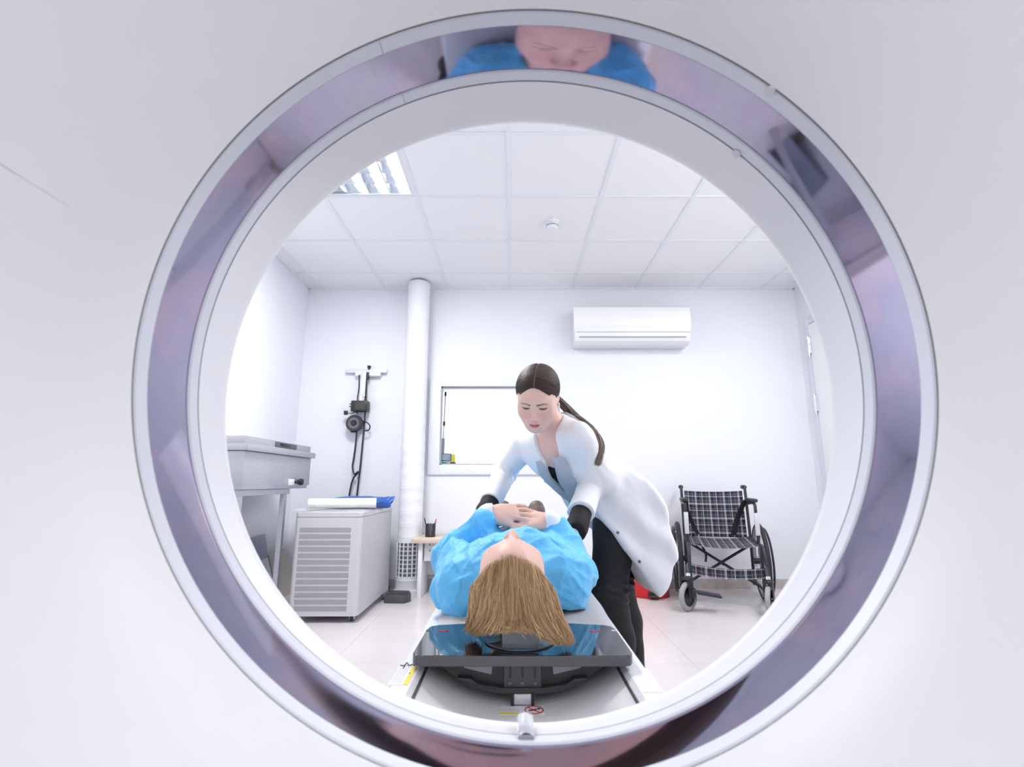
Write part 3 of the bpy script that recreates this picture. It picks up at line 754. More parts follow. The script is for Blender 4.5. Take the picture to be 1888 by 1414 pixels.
    obj('upright', box(B(), -1.372, -1.325, BY - .075, BY - .03, 1.60, 1.868, .002), m_al, t, angle=30)
    obj('lower_rail', box(B(), -1.368, -1.34, BY - .03, BY - .002, .70, 1.60, .001), mat('rail_pale', (.70, .74, .82), .4), t, smooth=False)
    k = B(); cyl(k, (-1.31, BY - .05, 1.905), (-1.305, BY - .05, 1.93), .014, 12, .018); cyl(k, (-1.31, BY - .05, 1.895), (-1.31, BY - .05, 1.906), .007, 10)
    obj('clamp_knob', k, M_DARK, t)
    k = B(); box(k, -1.32, -1.30, BY - .085, BY - .04, 1.80, 1.865, .003); obj('clamp', k, M_DARK, t)
    k = B(); box(k, -1.37, -1.325, BY - .08, BY - .05, 1.585, 1.655, .004); obj('joint', k, M_CHROME, t)
    pb = B(); box(pb, -1.432, -1.285, BY - .12, BY - .03, 1.503, 1.598, .006)
    tag(obj('power_box', pb, mat('power_box_black', (.022, .021, .022), .45), None), 'black power box strapped to the silver wall bracket', 'power box')
    pf_ = bpy.data.objects['power_box']
    obj('cover_plate', box(B(), -1.392, -1.305, BY - .1225, BY - .119, 1.516, 1.585, .001), mat('power_cover', (.045, .043, .043), .5), pf_, smooth=False)
    for z in (1.57, 1.548):
        c = B(); cyl(c, (-1.432, BY - .08, z), (-1.456, BY - .08, z + .003), .005, 8); obj('plug', c, M_DARK, pf_)
    tube_b = B(); tube(tube_b, spline([(-1.39, BY - .085, 1.497), (-1.43, BY - .09, 1.488), (-1.475, BY - .09, 1.487)], 6), .003, 6); obj('lead', tube_b, M_DARK, pf_)
    c = B(); box(c, -1.497, -1.465, BY - .10, BY - .075, 1.473, 1.51, .004); obj('connector', c, M_DARK, pf_)
    t2 = thing('cable_reel', 'round black cable reel hanging on the wall bracket', 'cable reel', (-1.393, BY - .08, 1.395))
    cc = (-1.397, 0, 1.397)
    obj('drum', lathe(B(), [(0, 4.39), (.030, 4.39), (.045, 4.385), (.068, 4.385), (.074, 4.395), (.074, 4.43), (.066, 4.44), (0, 4.44)], cc, 'y', 40), mat('reel_black', (.03, .03, .036), .4), t2, angle=30)
    obj('hub', lathe(B(), [(0, 4.383), (.015, 4.383), (.019, 4.3905), (0, 4.3905)], cc, 'y', 24), M_DARK, t2)
    for k in range(20):
        a = 2 * PI * k / 20 + .1; d = Vector((math.cos(a), 0, math.sin(a)))
        f = B(); box(f, .030, .050, -.0022, .0022, -.0018, .0018, .0, M=Matrix.Translation(Vector((cc[0], 4.3835, cc[2]))) @ Matrix.Rotation(-a, 4, 'Y'))
        obj('rib', f, mat('reel_rib', (.42, .42, .45), .4), t2, smooth=False)
    f = B(); box(f, -1.425, -1.385, 4.395, 4.43, 1.315, 1.335, .004); obj('outlet', f, M_DARK, t2)
    cables = [[(-1.375, 4.42, 1.33), (-1.382, 4.43, 1.2), (-1.395, 4.44, 1.08), (-1.40, 4.44, 1.02), (-1.378, 4.43, .955), (-1.345, 4.425, .972), (-1.322, 4.425, .965)],
              [(-1.318, 4.43, 1.84), (-1.318, 4.44, 1.62), (-1.318, 4.44, 1.40), (-1.325, 4.44, 1.2), (-1.333, 4.44, 1.0), (-1.345, 4.44, .8), (-1.36, 4.44, .6), (-1.36, 4.44, .30)],
              [(-1.345, 4.43, .965), (-1.385, 4.44, .92), (-1.405, 4.44, .84), (-1.415, 4.44, .72), (-1.42, 4.44, .40)],
              [(-1.385, 4.42, 1.84), (-1.386, 4.44, 1.72), (-1.393, 4.44, 1.64), (-1.385, 4.43, 1.56), (-1.385, 4.43, 1.48)],
              [(-1.325, 4.43, 1.42), (-1.29, 4.42, 1.405), (-1.262, 4.42, 1.375), (-1.27, 4.42, 1.34), (-1.305, 4.42, 1.335), (-1.345, 4.42, 1.37)]]
    labs = ['black cable looping down from the reel', 'black cable running straight down beside the bracket', 'black cable hanging from the knot behind the chiller', 'short black cable beside the upright', 'small black cable loop beside the reel']
    for c_, l in zip(cables, labs):
        f = B(); tube(f, spline(c_, 7), .0085 if l[0] != 's' else .006, 8); obj('cable', f, mat('cable_black', (.02, .024, .032), .45), t)

    # --- red pedal bin
    bx, by = 1.10, 4.25
    t = thing('pedal_bin', 'round red pedal bin behind the hem of the white coat', 'bin', (bx, by, 0))
    obj('shell', lathe(B(), [(0, 0), (.152, 0), (.156, .006), (.156, .30), (.15, .304), (0, .304)], (bx, by, 0), 'z', 56), M_RED, t, angle=40)
    obj('bin_lid', lathe(B(), [(.0, .306), (.157, .306), (.157, .32), (.14, .345), (.08, .362), (0, .366)], (bx, by, 0), 'z', 56), M_RED, t, angle=40)
    obj('foot_ring', lathe(B(), [(.150, 0), (.1575, 0), (.1575, .012), (.150, .012), (.150, 0)], (bx, by, 0), 'z', 56), mat('bin_base_red', (.38, .01, .015), .4), t)
    f = B(); box(f, bx - .05, bx + .035, by - .205, by - .15, .018, .034, .004); box(f, bx - .045, bx + .03, by - .16, by - .13, .03, .055, .003)
    obj('pedal', f, mat('pedal_black', (.03, .03, .034), .5), t)

    # --- things on the window sill (control room side)
    t = thing('sill_meter', 'small dark framed meter standing on the window sill behind the glass', 'meter', (-.6, 4.57, 1.048))
    R = Matrix.Translation((-.597, 4.575, 1.105)) @ Euler((-.12, .06, 0)).to_matrix().to_4x4()
    obj('case', box(B(), -.045, .045, -.01, .012, -.034, .037, .004, M=R), mat('meter_case', (.10, .13, .18), .4), t)
    obj('display', box(B(), -.037, .037, -.0115, -.0095, -.026, .028, .0, M=R), mat('meter_display', (.34, .41, .49), .3), t, smooth=False)
    ft = B(); box(ft, -.64, -.56, 4.56, 4.60, 1.048, 1.072, .003); obj('stand', ft, mat('meter_stand', (.55, .6, .68), .5), t)
    t = thing('sticky_note_pad', 'yellow note pad standing beside the dark meter on the window sill', 'note pad', (-.53, 4.6, 1.048))
    obj('pad', box(B(), -.556, -.518, 4.585, 4.602, 1.060, 1.135, .001), mat('note_yellow', (.86, .80, .10), .6), t, smooth=False)
    obj('holder', box(B(), -.560, -.512, 4.575, 4.612, 1.048, 1.062, .002), M_DARK, t)
    t = thing('slim_stand', 'slim grey pole stand at the left edge of the viewing window', 'stand', (-.628, 4.60, 1.048))
    f = B(); cyl(f, (-.637, 4.60, 1.05), (-.630, 4.60, 1.28), .018, 12, .014); obj('foot_tube', f, mat('stand_bluegrey', (.28, .30, .40), .5), t)
    f = B(); cyl(f, (-.631, 4.60, 1.28), (-.622, 4.60, 1.70), .0075, 10); obj('pole', f, mat('pole_grey', (.58, .59, .64), .4), t)
    for z in (1.395, 1.675):
        f = B(); x = -.631 + .009 * (z - 1.28) / .42; cyl(f, (x, 4.60, z), (x + .001, 4.60, z + .04), .0105, 10); obj('collar', f, M_DARK, t)
    t = tag(obj('sill_pen', tube(B(), [(-.640, 4.545, 1.062), (-.585, 4.55, 1.055)], .006, 8), mat('teal_plastic', (.02, .38, .36), .4), None), 'short teal pen lying before the dark meter on the window sill', 'pen')
build_props()
# ------------------------------------------------------------------ wheelchair
def plaid(name='tartan'):
    m = mat(name, (.1, .1, .15), .75); N, L, b = nodes(m)
    uv = N.new('ShaderNodeUVMap'); sp = N.new('ShaderNodeSeparateXYZ'); L.new(uv.outputs[0], sp.inputs[0])
    navy, red, grey, white, sky = (.018, .026, .075), (.17, .018, .03), (.085, .09, .085), (.95, .97, 1.0), (.30, .45, .70)
    bands = [(0, navy), (.16, red), (.20, navy), (.22, white), (.275, navy), (.29, white), (.335, red), (.37, grey), (.50, sky), (.525, grey), (.63, navy), (.70, red), (.75, navy), (.78, white), (.835, navy), (.86, grey), (.96, sky), (.985, navy)]
    outs = []
    for ax in ('X', 'Y'):
        mu = N.new('ShaderNodeMath'); mu.operation = 'MULTIPLY'; mu.inputs[1].default_value = 1 / .115
        fr = N.new('ShaderNodeMath'); fr.operation = 'FRACT'; rp = N.new('ShaderNodeValToRGB'); rp.color_ramp.interpolation = 'CONSTANT'
        e = rp.color_ramp.elements
        while len(e) > 1: e.remove(e[-1])
        e[0].position = 0; e[0].color = (*navy, 1)
        for p, c in bands[1:]:
            q = e.new(p); q.color = (*c, 1)
        L.new(sp.outputs[ax], mu.inputs[0]); L.new(mu.outputs[0], fr.inputs[0]); L.new(fr.outputs[0], rp.inputs[0]); outs.append(rp.outputs[0])
    mx = N.new('ShaderNodeMix'); mx.data_type = 'RGBA'; mx.inputs[0].default_value = .5
    L.new(outs[0], mx.inputs[6]); L.new(outs[1], mx.inputs[7]); L.new(mx.outputs[2], b.inputs['Base Color'])
    return m
def build_wheelchair():
    rz = math.radians(180 - 15)           # local +y is forward
    t = thing('wheelchair', 'folding wheelchair with tartan seat and black frame by the back wall', 'wheelchair', (1.60, 3.99, 0), rz)
    P = plaid(); kw = dict(parent=t, local=True)
    W = .235                               # half seat width
    tire = mat('tyre_black', (.02, .02, .022), .7); grey_t = mat('caster_grey', (.32, .32, .34), .6)
    # seat, back and calf strap
    rows = []
    for j in range(13):
        v = j / 12; y = -.20 + .40 * v
        rows.append([(W * u, y, .462 - .022 * (1 - u * u) - .030 * v) for u in np.linspace(-1, 1, 21)])
    obj('seat', strip(B(), rows, .004, lambda i, j: (W * 2 * j / 20, .40 * i / 12)), P, **kw)
    rows = []
    for j in range(17):
        v = j / 16; z = .45 + .365 * v; y = -.205 - .05 * v
        rows.append([((W - .01) * u, y - .03 * (1 - u * u), z - .008 * (1 - u * u) * v) for u in np.linspace(-1, 1, 21)])
    obj('backrest', strip(B(), rows, .004, lambda i, j: (W * 2 * j / 20, .365 * i / 16)), P, **kw)
    rows = []
    for j in range(5):
        v = j / 4; z = .232 + .07 * v
        rows.append([((W + .035) * u, .245 - .03 * (1 - u * u), z - .03 * (1 - u * u) + .006 * u) for u in np.linspace(-1, 1, 21)])
    obj('calf_strap', strip(B(), rows, .004, lambda i, j: (W * 2 * j / 20 + .02, .07 * i / 4 + .03)), P, **kw)
    for s in (-1, 1):
        X = s * (W + .012)
        f = B(); r = .0115
        tube(f, spline([(X, -.20, .10), (X, -.20, .40), (X, -.215, .55), (X, -.255, .82), (X, -.275, .845), (X, -.33, .845)], 5), r, 10)      # back post
        tube(f, [(X, -.20, .452), (X, .22, .430)], r, 10)                                                   # seat rail
        tube(f, [(X, -.20, .13), (X, .20, .13)], r, 10)                                                     # lower rail
        tube(f, spline([(X, .18, .13), (X, .19, .35), (X, .20, .432)], 4), r, 10)                           # front post
        tube(f, spline([(X, -.22, .715), (X, -.05, .728), (X, .075, .724), (X, .105, .68), (X, .11, .44)], 5), r, 10)  # arm tube
        tube(f, spline([(X, .20, .44), (X + s * .005, .25, .40), (X + s * .01, .29, .25), (X + s * .01, .32, .11)], 5), r, 10)  # leg hanger
        obj('side_frame', f, M_BLACK, **kw)
        g = B(); box(g, X - .016, X + .016, .112, .126, .50, .66, .003); obj('side_plate', g, mat('side_plate_silver', (.62, .63, .68), .35, .4), **kw)
        g = B(); tube(g, [(X, -.262, .845), (X, -.365, .845)], .017, 12); obj('push_handle', g, mat('grip_black', (.02, .02, .024), .6), **kw)
        g = B(); box(g, X - .026, X + .026, -.17, .095, .735, .762, .010); obj('armrest', g, mat('arm_pad', (.022, .022, .026), .45), **kw)
        # rear wheel
        c = (X + s * .055, -.15, .285)
        ty = obj('rear_wheel', lathe(B(), [(.262, -.013), (.272, -.017), (.283, -.010), (.285, 0), (.283, .010), (.272, .017), (.262, .013), (.262, -.013)], c, 'x', 64), tire, **kw)
        for k in range(0):
            pass
        rim = obj('wheel_rim', lathe(B(), [(.248, -.010), (.262, -.012), (.262, .012), (.248, .010), (.248, -.010)], c, 'x', 64), mat('rim_grey', (.30, .31, .34), .35, .6), parent=ty, local=True)
        hr = B(); tube(hr, [(c[0] + s * .035, c[1] + .245 * math.cos(a), c[2] + .245 * math.sin(a)) for a in np.linspace(0, 2 * PI, 61)[:-1]], .008, 8, True)
        obj('hand_rim', hr, M_BLACK, parent=ty, local=True)
        sp = B()
        for k in range(24):
            a = 2 * PI * k / 24; tube(sp, [(c[0] + s * .012 * (1 if k % 2 else -1), c[1] + .02 * math.cos(a + .3), c[2] + .02 * math.sin(a + .3)), (c[0], c[1] + .25 * math.cos(a), c[2] + .25 * math.sin(a))], .0013, 5)
        for k in range(6):
            a = 2 * PI * k / 6; tube(sp, [(c[0], c[1] + .255 * math.cos(a), c[2] + .255 * math.sin(a)), (c[0] + s * .035, c[1] + .245 * math.cos(a), c[2] + .245 * math.sin(a))], .004, 6)
        obj('spokes', sp, mat('spoke_steel', (.5, .5, .53), .3, .8), parent=ty, local=True)
        hb = B(); cyl(hb, (X, c[1], c[2]), (c[0] + s * .02, c[1], c[2]), .022, 16); obj('hub', hb, M_BLACK, parent=ty, local=True)
        # front caster, swivelled
        SW = Matrix.Translation((X + s * .012 + .012, .325, 0)) @ Matrix.Rotation(math.radians(-36 if s > 0 else -20), 4, 'Z') @ Matrix.Translation((-(X + s * .012 + .012), -.325, 0))
        cx, cy, cr = X + s * .012 + .012, .345, .098
        bmw = lathe(B(), [(.068, -.013), (.088, -.017), (.097, -.010), (cr, 0), (.097, .010), (.088, .017), (.068, .013), (.068, -.013)], (cx, cy, cr), 'x', 40); bmesh.ops.transform(bmw, matrix=SW, verts=bmw.verts[:])
        cw = obj('caster_wheel', bmw, grey_t, **kw)
        h2 = B(); lathe(h2, [(0, -.012), (.02, -.012), (.024, -.006), (.068, -.004), (.068, .004), (.024, .006), (.02, .012), (0, .012)], (cx, cy, cr), 'x', 24); bmesh.ops.transform(h2, matrix=SW, verts=h2.verts[:])
        obj('caster_hub', h2, M_BLACK, parent=cw, local=True)
        fk = B(); box(fk, cx - .030, cx - .024, cy - .03, cy + .03, cr - .012, .215, .003); box(fk, cx + .024, cx + .030, cy - .03, cy + .03, cr - .012, .215, .003)
        box(fk, cx - .032, cx + .032, cy - .035, cy + .03, .205, .225, .004); cyl(fk, (cx - .034, cy, cr), (cx + .034, cy, cr), .006, 10); bmesh.ops.transform(fk, matrix=SW, verts=fk.verts[:])
        cyl(fk, (cx, cy - .02, .22), (cx, cy - .06, .30), .014, 12); tube(fk, [(X, .20, .25), (cx, cy - .05, .27)], .012, 8)
        obj('caster_fork', fk, M_BLACK, **kw)
        nt = B(); cyl(nt, (cx, cy - .022, .226), (cx, cy - .03, .245), .017, 12); obj('fork_nut', nt, M_CHROME, **kw)
    # cross brace
    f = B(); tube(f, [(-W - .012, .02, .13), (W, .03, .43)], .0105, 10); tube(f, [(W + .012, -.02, .13), (-W, -.03, .43)], .0105, 10); cyl(f, (0, -.035, .28), (0, .045, .28), .010, 12)
    obj('cross_brace', f, M_BLACK, **kw)
    # one footplate folded down (the other is folded up against its hanger)
    f = B(); box(f, -.004, .155, -.06, .05, -.006, .006, .005, M=Matrix.Translation((.225 - .155 - .0, .36, .112)) @ Matrix.Rotation(math.radians(-7), 4, 'Y'))
    obj('footplate', f, M_BLACK, **kw)
    f = B(); box(f, .228, .262, .30, .365, .09, .15, .008); obj('footplate_joint', f, M_BLACK, **kw)
    # waist belts hanging in front of the backrest
    m_belt = mat('belt_black', (.018, .018, .02), .7)
    def belt(pts, w, lab=None):
        rows = []
        for p in spline(pts, 6): rows.append([(p.x - w * .5, p.y, p.z), (p.x, p.y + .004, p.z), (p.x + w * .5, p.y, p.z)])
        obj('belt', strip(B(), rows, .003), m_belt, **kw)
    belt([(W - .015, -.165, .735), (W - .02, -.18, .66), (W - .055, -.19, .55), (W - .09, -.175, .472)], .032)
    belt([(-W + .0, -.165, .745), (-W + .03, -.17, .70), (-W + .08, -.19, .58), (-W + .115, -.175, .472)], .042)
    belt([(W - .06, .16, .435), (W - .088, .175, .41), (W - .105, .18, .36), (W - .100, .18, .31)], .016)
build_wheelchair()
# ------------------------------------------------------------------ implicit bodies: blended capsules and ellipsoids, meshed by surface nets
V3 = lambda *a: np.array(a, float)
def unit(v): v = np.asarray(v, float); return v / np.linalg.norm(v)
class Field:
    def __init__(self): self.ops = []
    def cap(self, a, b, ra, rb=None, k=.01, mode='u', R=None, sc=(1, 1, 1)):
        """tapered capsule; R (columns) and sc flatten its section"""
        a, b = np.asarray(a, float), np.asarray(b, float); rb = ra if rb is None else rb
        m = max(ra, rb); m = m * max(max(sc), 1.0)
        if R is None:
            def f(x, y, z):
                ba = b - a; l2 = ba @ ba + 1e-12
                px, py, pz = x - a[0], y - a[1], z - a[2]
                h = np.clip((px * ba[0] + py * ba[1] + pz * ba[2]) / l2, 0, 1)
                return np.sqrt((px - h * ba[0]) ** 2 + (py - h * ba[1]) ** 2 + (pz - h * ba[2]) ** 2) - (ra + (rb - ra) * h)
        else:
            R = np.asarray(R, float); s = np.asarray(sc, float); A = (R.T @ a) / s; Bq = (R.T @ b) / s; sm = s.min()
            def f(x, y, z):
                u = (x * R[0, 0] + y * R[1, 0] + z * R[2, 0]) / s[0] - A[0]
                v = (x * R[0, 1] + y * R[1, 1] + z * R[2, 1]) / s[1] - A[1]
                w = (x * R[0, 2] + y * R[1, 2] + z * R[2, 2]) / s[2] - A[2]
                ba = Bq - A; l2 = ba @ ba + 1e-12
                h = np.clip((u * ba[0] + v * ba[1] + w * ba[2]) / l2, 0, 1)
                return (np.sqrt((u - h * ba[0]) ** 2 + (v - h * ba[1]) ** 2 + (w - h * ba[2]) ** 2) - (ra + (rb - ra) * h)) * sm
        self.ops.append((f, np.minimum(a, b) - m, np.maximum(a, b) + m, k, mode)); return self
    def ell(self, c, r, R=None, k=.01, mode='u'):
        c = np.asarray(c, float); r = np.asarray(r, float); R = np.eye(3) if R is None else np.asarray(R, float); m = r.max()
        def f(x, y, z):
            px, py, pz = x - c[0], y - c[1], z - c[2]
            u = (px * R[0, 0] + py * R[1, 0] + pz * R[2, 0]) / r[0]
            v = (px * R[0, 1] + py * R[1, 1] + pz * R[2, 1]) / r[1]
            w = (px * R[0, 2] + py * R[1, 2] + pz * R[2, 2]) / r[2]
            k0 = np.sqrt(u * u + v * v + w * w); k1 = np.sqrt((u / r[0]) ** 2 + (v / r[1]) ** 2 + (w / r[2]) ** 2) + 1e-9
            return k0 * (k0 - 1) / k1
        e = np.sqrt(((R * r) ** 2).sum(1))
        self.ops.append((f, c - e, c + e, k, mode)); return self
    def fn(self, f, lo, hi, k=.01, mode='u'):
        self.ops.append((f, np.asarray(lo, float), np.asarray(hi, float), k, mode)); return self
    def sub(self, other, c, d, k=.01):
        """union of another field cut off by the plane through c with outward normal d"""
        lo = np.min([o[1] for o in other.ops], 0); hi = np.max([o[2] for o in other.ops], 0)
        def f(x, y, z):
            D = None
            for g, _, _, kk, _m in other.ops: D = g(x, y, z) if D is None else self.comb(D, g(x, y, z), kk, 'u')
            return np.maximum(D, (x - c[0]) * d[0] + (y - c[1]) * d[1] + (z - c[2]) * d[2])
        self.ops.append((f, lo, hi, k, 'u')); return self
    def add(self, other): self.ops += other.ops; return self
    @staticmethod
    def comb(D, d, k, mode):
        if mode == 'u':
            h = np.clip(.5 + .5 * (D - d) / k, 0, 1); return D + (d - D) * h - k * h * (1 - h)
        d = -d if mode == 's' else d                     # 's' subtract, 'x' intersect
        h = np.clip(.5 - .5 * (D - d) / k, 0, 1); return D + (d - D) * h + k * h * (1 - h)
    def grid(self, xs, ys, zs):
        D = np.full((len(xs), len(ys), len(zs)), .25, np.float32)
        for f, lo, hi, k, mode in self.ops:
            if mode == 'x': sl = (slice(None),) * 3
            else:
                pad = k + .03
                sl = tuple(slice(max(0, np.searchsorted(g, lo[i] - pad) - 1), np.searchsorted(g, hi[i] + pad) + 1) for i, g in enumerate((xs, ys, zs)))
            if any(s.start is not None and s.stop <= s.start for s in sl): continue
            x, y, z = xs[sl[0]][:, None, None].astype(np.float32), ys[sl[1]][None, :, None].astype(np.float32), zs[sl[2]][None, None, :].astype(np.float32)
            D[sl] = self.comb(D[sl], f(x, y, z).astype(np.float32), k, mode)
        return D
    def at(self, P):
        P = np.asarray(P, float); D = np.full(len(P), .25)
        for f, lo, hi, k, mode in self.ops: D = self.comb(D, f(P[:, 0], P[:, 1], P[:, 2]), k, mode)
        return D
    def project(self, P, off=0.0, it=6):
        P = np.array(P, float); e = 1e-3
        for _ in range(it):
            d = self.at(P) - off; g = np.stack([(self.at(P + np.eye(3)[i] * e) - d - off) / e for i in range(3)], 1)
            P -= g * (d / np.maximum((g * g).sum(1), .2))[:, None]
        return P
def axis_grid(lo, hi, coarse, fine=()):
    """1-D samples with finer spacing inside the given (lo, hi, step) windows"""
    g = [lo]
    while g[-1] < hi:
        s = coarse
        for a, b, st in fine:
            if a - coarse <= g[-1] <= b: s = min(s, st)
        g.append(g[-1] + s)
    return np.array(g)
def nets(D, xs, ys, zs):
    n = D.shape; ins = D < 0; G = (xs, ys, zs); cid = []; cp = []; edges = []
    for ax in range(3):
        s0 = [slice(None)] * 3; s1 = [slice(None)] * 3; s0[ax] = slice(0, -1); s1[ax] = slice(1, None)
        I = np.argwhere(ins[tuple(s0)] != ins[tuple(s1)])
        J = I.copy(); J[:, ax] += 1
        a = D[I[:, 0], I[:, 1], I[:, 2]].astype(float); b = D[J[:, 0], J[:, 1], J[:, 2]].astype(float); t = a / (a - b)
        p = np.stack([G[i][I[:, i]] for i in range(3)], 1).astype(float); p[:, ax] += t * (G[ax][J[:, ax]] - G[ax][I[:, ax]])
        o1, o2 = [(1, 2), (2, 0), (0, 1)][ax]; q = []
        for d1, d2 in ((0, 0), (1, 0), (1, 1), (0, 1)):
            C = I.copy(); C[:, o1] -= d1; C[:, o2] -= d2
            q.append((C[:, 0] * n[1] + C[:, 1]) * n[2] + C[:, 2]); cid.append(q[-1]); cp.append(p)
        edges.append((np.stack(q, 1), a < 0))
    cid = np.concatenate(cid); cp = np.concatenate(cp); u, inv = np.unique(cid, return_inverse=True)
    cnt = np.bincount(inv, minlength=len(u)); V = np.stack([np.bincount(inv, cp[:, i], len(u)) / cnt for i in range(3)], 1)
    F = []
    for q, s in edges:
        f = np.searchsorted(u, q); f[~s] = f[~s][:, ::-1]; F.append(f)
    return V, np.concatenate(F)
def relax(V, F, it=1, lam=.4):
    for _ in range(it):
        S = np.zeros_like(V); c = np.zeros(len(V))
        for i in range(4):
            a, b = F[:, i], F[:, (i + 1) % 4]
            for k in range(3): S[:, k] += np.bincount(a, V[b, k], len(V))
            c += np.bincount(a, minlength=len(V))
        V = V + lam * (S / np.maximum(c, 1)[:, None] - V)
    return V
def triwave(x): return np.abs(x - np.floor(x) - .5) * 4 - 1
def crumple(P, seed, freqs, amps, warp=.03):
    """flat facets meeting in sharp creases"""
    r = np.random.RandomState(seed); h = np.zeros(len(P))
    w = np.stack([np.sin(P @ (r.randn(3) * 9) + r.rand() * 6) for _ in range(3)], 1) * warp
    Q = P + w
    for f, a in zip(freqs, amps):
        d = unit(r.randn(3)); h += a * triwave(Q @ d * f + r.rand())
    return h
def skin_mesh(name, fld, xs, ys, zs, m, parent=None, disp=None, colors=None, it=1, cut=None, label=None):
    D = fld.grid(xs, ys, zs)
    if disp is not None or cut is not None:
        I = np.argwhere(np.abs(D) < .035); P = np.stack([xs[I[:, 0]], ys[I[:, 1]], zs[I[:, 2]]], 1)
        if disp is not None: D[I[:, 0], I[:, 1], I[:, 2]] += disp(P).astype(np.float32)
    D[0], D[-1], D[:, 0], D[:, -1], D[:, :, 0], D[:, :, -1] = .1, .1, .1, .1, .1, .1
    V, Fq = nets(D, xs, ys, zs); V = relax(V, Fq, it)
    if cut is not None:
        keep = cut(V); fk = keep[Fq].all(1); Fq = Fq[fk]; used = np.unique(Fq); mp = np.full(len(V), -1); mp[used] = np.arange(len(used)); V = V[used]; Fq = mp[Fq]
    return np_mesh(name, V, Fq, m, parent, True, None, colors(V) if colors else None, label)

# ---- head shared by the two people. local axes: x = subject's right, y = face, z = crown
class Head:
    def __init__(self, o, R, s=1.0): self.o = np.asarray(o, float); self.R = np.asarray(R, float); self.s = s
    def w(self, *p): return self.o + self.R @ (np.array(p, float) * self.s)
    def loc(self, P): return (np.asarray(P) - self.o) @ self.R / self.s
    def build(self, F, jaw=1.0, nose=1.0, cheek=1.0, ear=0.0):
        R, s = self.R, self.s
        E = lambda c, r, k=.012, mode='u', Rl=None: F.ell(self.w(*c), np.array(r) * s, R if Rl is None else R @ Rl, k * s, mode)
        C = lambda a, b, ra, rb, k=.012, mode='u': F.cap(self.w(*a), self.w(*b), ra * s, rb * s, k * s, mode)
        E((0, -.014, .030), (.0675, .096, .080))
        E((0, .022, .022), (.057, .064, .064), .03)
        E((0, .020, -.038), (.051 * jaw, .063, .072), .03)
        for q in (-1, 1):
            C((q * .043 * jaw, .010, -.050), (q * .016, .058, -.090), .0175, .0145, .038); C((q * .037 * jaw, .030, -.045), (q * .018, .056, -.076), .0165, .015, .04)
            E((q * .034, .050, -.036), (.026 * cheek, .026, .028), .03)
            C((q * .010, .081, .017), (q * .042, .066, .018), .0085, .007, .02)
            E((q * .051, .020, -.005), (.012, .034, .04), .03)
        E((0, .066, -.097), (.017, .016, .013), .02)
        E((0, .072, -.062), (.026, .016, .026), .022)
        for q in (-1, 1): E((q * .0315, .094, .000), (.017, .013, .010), .014, 's')
        for q in (-1, 1): E((q * .0315, .0665, -.001), (.0155, .0150, .0125), .004)
        C((0, .080, .012), (0, .102, -.030), .0066 * nose, .0085 * nose, .014)
        E((0, .1045, -.036), (.0095 * nose, .0095, .0085), .008)
        for q in (-1, 1):
            E((q * .0115 * nose, .0945, -.041), (.0070, .0085, .0065), .007)
            E((q * .0062, .1000, -.0465), (.0032, .0045, .0028), .002, 's')
        for q in (-1, 1):
            C((0, .0915, -.0615), (q * .019, .0825, -.0655), .0050, .0028, .006)
        C((-.013, .0875, -.0725), (.013, .0875, -.0725), .0058, .0058, .007)
        C((-.020, .0860, -.0672), (.020, .0860, -.0672), .0022, .0022, .003, 's') if False else None
        for q in (-1, 1):
            a = .35 * q
            Rl = np.array([[math.cos(a), -math.sin(a), 0], [math.sin(a), math.cos(a), 0], [0, 0, 1]])
            E((q * (.0715 - ear), -.014, -.004), (.0065, .0175, .030), .008, 'u', Rl)
            E((q * (.078 - ear), -.012, .002), (.006, .010, .017), .004, 's', Rl)
            E((q * (.0685 - ear), -.004, -.033), (.006, .008, .010), .006)
        return self
    def paint(self, V, skin, lip, brow, lash, blush, lw=.0019):
        L = self.loc(V); x, y, z = L[:, 0], L[:, 1], L[:, 2]; C = np.tile(np.array(skin, float), (len(V), 1))
        def mix(c, m): C[:] = C * (1 - m[:, None]) + np.array(c) * m[:, None]
        sm = lambda d, w: np.clip(.5 - d / w, 0, 1)
        face = (y > .04).astype(float)
        for q in (-1, 1):
            mix(blush, .35 * np.exp(-((x - q * .038) ** 2 + (z + .032) ** 2) / .0005) * face)
        mix(blush, .25 * np.exp(-(x ** 2 + (z + .038) ** 2) / .0002) * face)
        ax = np.abs(x)
        # lips
        up = -.0622 - .20 * np.maximum(0, ax - .004) + .0010 * (ax > .003); lo = -.0775 + 27 * ax * ax
        inside = np.maximum(np.maximum(z - up, lo - z), ax - .0190)
        mix(lip, sm(inside, .004) * (y > .07))
        mix(np.array(lip) * .45, np.exp(-((z + .0678 - 4 * ax * ax * 0) / .0013) ** 2) * sm(ax - .017, .004) * (y > .07))  # shade of the groove between the lips, painted as darkened lip colour
        # brows
        bz = .0150 + .05 * (ax - .012) - 1.6 * np.maximum(0, ax - .036) ** 1.3
        bw = .0037 * np.clip(1 - (ax - .018) / .045, .35, 1)
        mix(brow, .92 * sm(np.abs(z - bz) - bw, .003) * sm(np.abs(ax - .0305) - .0195, .005) * (y > .03))
        # closed or lowered lids: lash line curving under the lid
        lz = -.0062 + 16 * (ax - .0315) ** 2
        mix(lash, .95 * sm(np.abs(z - lz) - lw * (1 - .65 * ((ax - .0318) / .0155) ** 2), .0022) * sm(np.abs(ax - .0318) - .0150, .003) * (y > .03))
        mix(np.array(skin) * .72, .5 * np.exp(-((z - (.0085 - 9 * (ax - .0315) ** 2)) / .0018) ** 2) * sm(np.abs(ax - .0315) - .013, .006) * (y > .03))  # shade of the upper lid crease painted into the skin colour
        # darker, redder tone at the nostrils
        mix(np.array(blush) * .8, .4 * np.exp(-((ax - .006) ** 2 + (z + .0465) ** 2) / .00002) * (y > .08))
        return C
